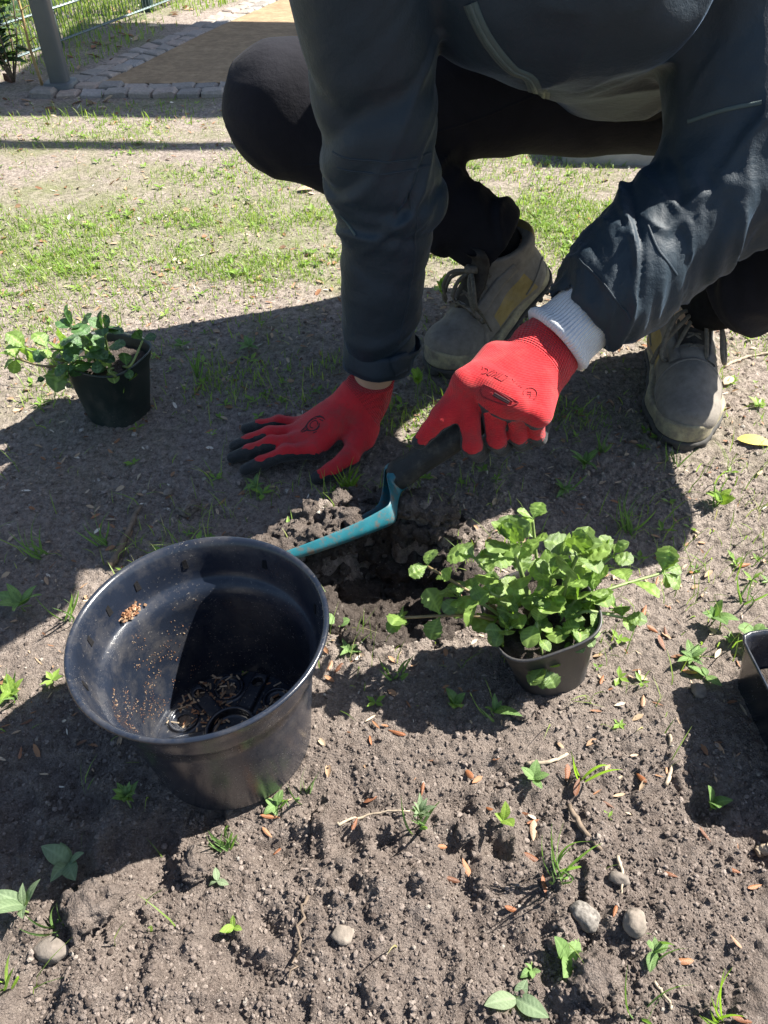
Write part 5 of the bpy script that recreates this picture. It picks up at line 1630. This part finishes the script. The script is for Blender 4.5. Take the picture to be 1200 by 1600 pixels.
# brown bud scales: countable ones in the foreground
bud_me = []
for k in range(4):
    V = []; n = 9
    for i in range(n):
        t = i / (n - 1); w = .26 * math.sin(math.pi * t ** .75) ** .8 + .01
        for c in (-1, -.4, .4, 1): V.append((c * w * .5, t - .5, .10 * (1 - c * c) * math.sin(math.pi * t) + (.10 + .05 * k) * (t - .5) ** 2))
    F = [(i*4+j, i*4+j+1, i*4+5+j, i*4+4+j) for i in range(n-1) for j in range(3)]
    me = mesh_np('bud_scale', V, np.array(F)); me.materials.append(MAT['bud']); bud_me.append(me)
rb = random.Random(77)
spots = [(575,1160),(585,1248),(660,1230),(710,1215),(735,1215),(725,1355),(765,1300),(870,1190),(885,1205),(815,1270),(830,1300),(795,1300),(830,1290),(690,1330),(700,1375),(537,1330),(430,1335),(412,1300),(425,1280),(445,1275),
         (1010,1095),(1020,985),(1035,995),(1045,975),(1030,1000),(1000,960),(1075,1055),(1080,1060),(870,1050),(890,1075),(940,1060),(955,1075),(1000,1220),(1100,1300),(1045,1370),(1125,1370),(1145,1365),(1180,1385),(1060,1505),(1055,1480),
         (955,1425),(850,1385),(875,1160),(520,1050),(528,1040),(510,1045),(540,1015),(600,1075),(570,985),(700,960),(725,945),(735,950),(590,975),(620,1150),(800,1420),(985,1180),(1040,1210),(30,1180),(20,1080),(60,1060),(45,1130),(420,1255),
         (560,1290),(640,1265),(760,1270),(905,1230),(950,1265),(1090,1440),(1160,1590),(1145,1470),(835,1345),(800,1240),(330,700),(150,660),(310,610),(340,640),(1140,640),(1165,650),(1080,900),(1110,890),(1165,880),(1020,905)]
for (px, py) in [q for i, q in enumerate(spots) if i % 4 != 3]:
    p = on_ground(px + rb.uniform(-6, 6), py + rb.uniform(-6, 6), .0018)
    o = bpy.data.objects.new('bud_scale', rb.choice(bud_me)); COL.objects.link(o)
    s = rb.uniform(.011, .022); o.location = p; o.scale = (s * rb.uniform(.8, 1.4), s, s)
    o.rotation_euler = (rb.gauss(0, .3), rb.gauss(0, .4), rb.uniform(0, 6.28))
    tag(o, 'small orange brown bud scale lying on the soil', 'bud scale', 'bud scales strewn on the soil')

# stones and clods
def stone(px, py, size, asp, mat, label, cat='stone', name='stone', seed=0, sink=.35):
    g = Vol((-1.45, -1.45, -1.45), (1.45, 1.45, 1.45), .085 if name == 'soil_clod' else .12)
    r = random.Random(seed)
    D = ell(g, (0, 0, 0), (1, asp[0], asp[1]))
    for k in range(7):
        n = Vector((r.gauss(0, 1), r.gauss(0, 1), r.gauss(0, 1))).normalized()
        lim = Vector((n.x, n.y * asp[0], n.z * asp[1])).length * r.uniform(.72, .95)
        D = smax(D, plane(g, n * lim, n), .06)
    idx, P = band(g, D, .4)
    kc_ = 3.2 if name == 'soil_clod' else 1.0
    D = np.array(D); D[idx] -= .05 * kc_ * vn3(P[:, 0] * 3, P[:, 1] * 3, P[:, 2] * 3, seed) + .035 * kc_ * vn3(P[:, 0] * 7, P[:, 1] * 7, P[:, 2] * 7, seed + 1) + (.09 * vn3(P[:, 0] * 15, P[:, 1] * 15, P[:, 2] * 15, seed + 2) if kc_ > 1 else 0)
    V, F = nets(g, D)
    p = on_ground(px, py)
    o = link(name, mesh_np(name, V * size, F), mat, None, (p.x, p.y, p.z + size * asp[1] * (1 - sink)), (0, 0, r.uniform(0, 6.28)))
    return tag(o, label, cat)
stone(82, 1490, .016, (.75, .6), MAT['stone'], 'grey brown angular stone in the near left corner of the bed', seed=1)
stone(537, 1462, .0125, (.75, .4), MAT['stone_pale'], 'pale flat stone alone in the raked soil at bottom centre', seed=2)
stone(912, 1436, .0150, (.85, .7), MAT['stone_speck'], 'speckled grey stone left of the tan stone', seed=3)
stone(990, 1446, .0125, (.9, .8), MAT['stone_pale'], 'rounded tan stone right of the speckled stone', seed=4)
stone(930, 1532, .025, (.8, .55), MAT['soil'], 'big earthy clod below the speckled stone', 'clod', 'soil_clod', 5)
stone(312, 1350, .020, (.8, .6), MAT['soil'], 'dark clod in the sun just below the large pot', 'clod', 'soil_clod', 6)
stone(150, 1420, .030, (.8, .45), MAT['soil'], 'broad crumbly clod at the edge of the large pot shadow', 'clod', 'soil_clod', 7)
stone(263, 772, .0085, (.7, .6), MAT['stone_pale'], 'small white pebble on the shaded soil behind the large pot', 'pebble', 'pebble', 8)
stone(295, 800, .016, (.8, .7), MAT['soil'], 'dark clod in the shade behind the large pot', 'clod', 'soil_clod', 9)
stone(815, 1110, .016, (.9, .7), MAT['soil'], 'brown clod at the foot of the sunlit potted plant', 'clod', 'soil_clod', 10)
stone(725, 1300, .014, (.9, .7), MAT['soil'], 'dark clod in the middle of the bed beside the feathery weed', 'clod', 'soil_clod', 11)
stone(965, 1375, .012, (.5, .5), MAT['stone'], 'small grey stone beside the splinter of wood', seed=12)
stone(1090, 1082, .011, (.8, .6), MAT['stone'], 'grey stone beside the square black pot', seed=13)

# twigs
def twig(pts, r0, r1, mat, label, lift=.002, wob=.002, cat='twig', name='twig', n=16):
    P = [on_ground(px, py, lift + (q[0] if q else 0)) for (px, py, *q) in pts]
    base = P[0].copy()
    S = spline([p - base for p in P], n)
    S = [s + Vector((rb.gauss(0, wob), rb.gauss(0, wob), abs(rb.gauss(0, wob * .5)))) for s in S]
    V, F = tube_vf(S, [a * rb.uniform(.85, 1.15) for a in np.linspace(r0, r1, n)], 6)
    o = link(name, mesh_np(name, V, F), mat, None, base)
    return tag(o, label, cat)
twig([(482, 1405), (470, 1450), (468, 1490), (455, 1530)], .0016, .0010, MAT['twig'], 'thin dark twig lying in the raked soil at bottom centre', .003)
twig([(525, 1292), (560, 1280), (600, 1272), (640, 1268)], .0016, .0009, MAT['twig_pale'], 'pale grey root strand left of the feathery weed', .004, .001)
twig([(888, 1262), (912, 1300), (940, 1332)], .0032, .0022, MAT['twig'], 'brown stick lying right of the tall thin grass', .003, .0006)
twig([(965, 1340), (972, 1370), (970, 1400)], .0022, .0008, MAT['twig_pale'], 'splinter of pale wood above the tan stone', .003, .0004, 'wood chip', 'wood_splinter')
twig([(822, 1195), (860, 1192), (888, 1180)], .0022, .0018, MAT['twig_pale'], 'short pale twig among bud scales in the middle of the bed', .003, .0006)
twig([(172, 890), (195, 850), (220, 795)], .0055, .0035, MAT['twig'], 'thick dark stick leaning in the shade behind the large pot', .006, .001, 'stick', 'stick')
twig([(660, 492), (672, 506), (695, 520), (715, 516)], .0014, .0010, MAT['twig'], 'thin curved twig beside the raised heel boot', .004, .001)
twig([(1205, 1328), (1188, 1332), (1180, 1336)], .0055, .0050, MAT['twig_pale'], 'stub of pale wood at the right edge of the bed', .005, .0003, 'stick', 'stick')
twig([(1130, 575), (1160, 562), (1205, 552)], .0030, .0024, MAT['twig_pale'], 'pale stick on the soil right of the flat boot', .003, .0008, 'stick', 'stick')
twig([(1020, 1535), (1040, 1560), (1050, 1580)], .0016, .0012, MAT['twig_pale'], 'short pale twig near the bottom right corner', .003, .0006)
twig([(1040, 1230), (1048, 1195), (1045, 1150)], .0026, .0020, MAT['twig_pale'], 'pale twig along the edge of the square pot shadow', .003, .0006)

# yellowing leaves by the boot
for (px, py, s, a, m, lb) in ((1165, 690, .036, -.3, 'yellow_leaf', 'yellow fallen leaf lying against the flat boot'), (1145, 605, .022, .8, 'dry_leaf', 'curled brown leaf right of the flat boot'), (480, 300, .03, .2, 'dry_leaf', 'dry pale leaf on the grass behind the bent knee')):
    me = leaf_mesh('fallen_leaf', 'oval', MAT[m], 5, 9)
    o = link('fallen_leaf', me, None, None, on_ground(px - 15, py, .006), (rad(8), rad(10), a - 1.57)); o.scale = (s * 1.3, s * 1.6, s)
    tag(o, lb, 'leaf')

# ------------------------------------------------------------------ weeds one can tell apart
rw = random.Random(5)
def weed(px, py, label, kind, n, size, h=.01, spread=1.0, rise=.6, blades=0, bh=.05, name='weed', cat='weed', bl='sts', lean=.5, az=None, pairs=0):
    p = on_ground(px, py, -.002)
    t = thing(name, label, cat, p)
    if n or pairs:
        st_ = stem(t, [(0, 0, 0), (rw.gauss(0, .002), rw.gauss(0, .002), h * .6), (rw.gauss(0, .004), rw.gauss(0, .004), h)], .0011, .0007, MAT['stem'])
    a = rw.uniform(0, 6.28) if az is None else az
    for k in range(n):
        a += 2.4 + rw.gauss(0, .2)
        add_leaf(t, kind, (0, 0, h * (.7 + .3 * k / max(1, n))), (math.cos(a) * spread, math.sin(a) * spread, rise + rw.gauss(0, .15)), size * rw.uniform(.42, .95), (0, 0, 1), rw)
    for k in range(blades):
        a = rw.uniform(0, 6.28); L = bh * rw.uniform(.55, 1.1)
        o = add_leaf(t, bl, (rw.gauss(0, .004), rw.gauss(0, .004), 0), (math.cos(a) * lean, math.sin(a) * lean, 1), L, (math.cos(a + 1.2), math.sin(a + 1.2), .2), rw)
        o.name = 'blade'; o.scale.x *= .35 * .05 / L if L > .05 else .5
    return t
W = weed
W(45, 1425, 'grey green weed with long leaves at the left edge, half in the pot shadow', 'lag', 5, .050, .020, .8, .9)
W(112, 1355, 'broad grey green seedling in the shadow of the large pot', 'ovg', 5, .036, .014, .9, .6)
W(88, 1450, 'small grass tuft between the stone and the long leaved weed', 'st', 0, 0, blades=7, bh=.045, name='grass_tuft', cat='grass')
W(8, 1545, 'single grass tuft cut by the left edge near the bottom', 'st', 0, 0, blades=5, bh=.055, name='grass_tuft', cat='grass', bl='st')
W(205, 1262, 'bushy little weed at the shaded foot of the large pot', 'la', 18, .024, .028, .8, 1.1)
W(355, 1325, 'upright grass tuft in the sun just in front of the large pot', 'st', 0, 0, blades=20, bh=.042, name='grass_tuft', cat='grass', lean=.35)
W(340, 1378, 'tiny pale seedling below the grass tuft in front of the large pot', 'ovg', 3, .020, .006, .9, .3)
W(366, 1450, 'tiny four leaved seedling alone in the raked soil at left', 'ovl', 4, .017, .006, .9, .5)
W(235, 1444, 'single lime green leaf lying in the raked soil at left', 'rl', 1, .013, .003, .9, .3)
W(655, 1290, 'feathery grey green weed in the middle of the bed', 'lag', 15, .028, .030, .7, 1.2, blades=8, bh=.05)
W(785, 1290, 'three leaved seedling with one spotted leaf in the middle of the bed', 'ovl', 3, .032, .018, .6, .9)
W(832, 1222, 'small seedling above the tall thin grass', 'ov', 5, .022, .012, .8, .6)
W(912, 1215, 'grass with one broad upright blade right of the small seedling', 'st', 0, 0, blades=4, bh=.070, name='grass_tuft', cat='grass', bl='st', lean=.5)
W(872, 1375, 'tall thin grass tuft in the middle right of the bed', 'st', 0, 0, blades=11, bh=.085, name='grass_tuft', cat='grass', lean=.35)
W(1108, 1265, 'four leaved sprout at the sunny edge of the square pot shadow', 'ov', 4, .034, .016, .6, .9)
W(885, 1502, 'broad leaved sprout above the big earthy clod', 'ov', 5, .030, .010, .8, .6)
W(830, 1518, 'tiny seedling left of the broad leaved sprout', 'ov', 4, .015, .006, .8, .5)
W(806, 1562, 'seedling with one large pale leaf at the bottom of the bed', 'ovg', 3, .034, .006, .9, .3)
W(1022, 1488, 'little seedling below the tan stone', 'ov', 3, .024, .006, .9, .4, blades=3, bh=.05)
W(1120, 1595, 'grass tuft cut by the bottom edge at right', 'st', 0, 0, blades=8, bh=.06, name='grass_tuft', cat='grass', bl='st')
W(1000, 1590, 'thin grass tuft at the bottom edge beside a pale twig', 'st', 0, 0, blades=4, bh=.07, name='grass_tuft', cat='grass')
W(710, 1108, 'shaded seedling left of the sunlit potted plant', 'ov', 5, .032, .012, .7, .9)
W(772, 1118, 'grassy sprout against the foot of the sunlit potted plant', 'la', 4, .040, .012, .7, .9, blades=3, bh=.06)
W(1080, 1030, 'flat rosette weed left of the square black pot', 'la', 9, .034, .006, 1., .35)
W(1102, 1060, 'small two leaved sprout just below the rosette weed', 'ov', 3, .032, .008, .9, .4)
W(1112, 975, 'upright sprout above the rosette weed', 'ov', 5, .034, .018, .7, .8)
W(1175, 1005, 'round leaved weed behind the square black pot', 'ro', 7, .030, .016, .9, .5)
W(1165, 940, 'fine grass tuft near the right edge above the square pot', 'st', 0, 0, blades=9, bh=.06, name='grass_tuft', cat='grass')
W(528, 985, 'weed with a single round leaf between the large pot and the potted plant', 'ro', 2, .030, .016, .8, .5)
W(545, 1020, 'small star shaped sprout right of the large pot rim', 'la', 7, .022, .008, .9, .6)
W(615, 1060, 'grass tuft in the shade between the two front pots', 'st', 0, 0, blades=8, bh=.055, name='grass_tuft', cat='grass')
W(545, 765, 'bright grass tuft in the sun beside the thumb of the resting hand', 'st', 0, 0, blades=26, bh=.050, name='grass_tuft', cat='grass', bl='st', lean=.45)
W(400, 765, 'shaded seedling in front of the resting hand fingers', 'la', 6, .030, .010, .9, .5)
W(652, 615, 'yellow green sprout in front of the raised boot toe', 'ovl', 5, .040, .030, .5, .9)
W(692, 470, 'sunlit lime sprout behind the resting arm', 'ovl', 6, .055, .025, .6, .9)
W(912, 735, 'pale weed in the shadow below the flat boot', 'la', 9, .036, .018, .8, .6)
W(880, 770, 'low weed in the shadow behind the sunlit potted plant', 'la', 6, .032, .010, .9, .5, blades=5, bh=.05)
W(980, 830, 'tall wispy grass in the shadow right of the potted plant', 'st', 0, 0, blades=14, bh=.085, name='grass_tuft', cat='grass', lean=.4)
W(940, 705, 'fine grass tuft at the toe of the flat boot', 'st', 0, 0, blades=10, bh=.045, name='grass_tuft', cat='grass')
W(1055, 725, 'grass blades right in front of the flat boot sole', 'st', 0, 0, blades=8, bh=.05, name='grass_tuft', cat='grass')
W(1120, 790, 'sunny weed with grass at the right below the flat boot', 'ovl', 5, .028, .014, .8, .6, blades=8, bh=.06)
W(40, 955, 'shaded weed at the left edge beside the large pot', 'la', 9, .045, .020, .9, .6)
W(60, 870, 'shaded grass tuft at the left edge behind the large pot', 'st', 0, 0, blades=10, bh=.075, name='grass_tuft', cat='grass')
W(165, 850, 'shaded grass tuft left of the thick stick', 'st', 0, 0, blades=8, bh=.065, name='grass_tuft', cat='grass')
W(105, 970, 'long bladed grass hugging the left rim of the large pot', 'st', 0, 0, blades=6, bh=.08, name='grass_tuft', cat='grass')
W(22, 1090, 'bright small weed in the sun left of the large pot', 'ovl', 8, .026, .012, .9, .5, blades=6, bh=.04)
W(310, 590, 'wispy grass right of the rear potted plant', 'st', 0, 0, blades=9, bh=.075, name='grass_tuft', cat='grass', lean=.3)
W(285, 545, 'little star shaped weed right of the rear potted plant, in the sun', 'la', 7, .028, .012, .9, .5)
W(390, 545, 'low sunlit rosette behind the resting hand', 'la', 8, .034, .008, 1., .4)
W(560, 870, 'scruffy grass tuft hanging over the hole under the trowel', 'st', 0, 0, blades=16, bh=.055, name='grass_tuft', cat='grass', lean=1.1)
W(475, 1250, 'few grass blades at the right foot of the large pot', 'st', 0, 0, blades=6, bh=.045, name='grass_tuft', cat='grass')
W(430, 1262, 'small green weed under the front of the large pot', 'ov', 4, .020, .006, .9, .4, blades=3, bh=.04)

# shrub and dry stalk by the fence
sp = at(22, 128, 0)
shrub = thing('shrub', 'dark leafy shrub growing at the fence beside the grey post', 'shrub', sp)
for k in range(9):
    a = rw.uniform(0, 6.28); L = rw.uniform(.16, .36)
    e = Vector((math.cos(a) * .12 * rw.random() - .02, math.sin(a) * .10 * rw.random(), L))
    st_ = stem(shrub, [(0, 0, 0), e * .5 + Vector((rw.gauss(0, .015), rw.gauss(0, .015), 0)), e], .004, .002, MAT['twig'])
    for j in range(11):
        t = .25 + .75 * j / 10; aa = rw.uniform(0, 6.28)
        add_leaf(shrub, 'sh', e * t, (math.cos(aa), math.sin(aa), .35), rw.uniform(.055, .095), (0, 0, 1), rw)
ks = at(66, 133, 0)
stalk = thing('dry_stalk', 'thin tan dry stalk standing left of the grey post', 'plant', ks)
stem(stalk, [(0, 0, 0), (-.012, .01, .12), (-.01, .02, .24), (-.03, .02, .36)], .006, .003, MAT['straw'], 14)
for j in range(8):
    aa = rw.uniform(0, 6.28); stem(stalk, [(-.012, .015, .10 + j * .03), (-.012 + .03 * math.cos(aa), .015 + .03 * math.sin(aa), .115 + j * .03), (-.012 + .06 * math.cos(aa), .015 + .06 * math.sin(aa), .10 + j * .032)], .0022, .001, MAT['straw'], 7, 'side_twig')
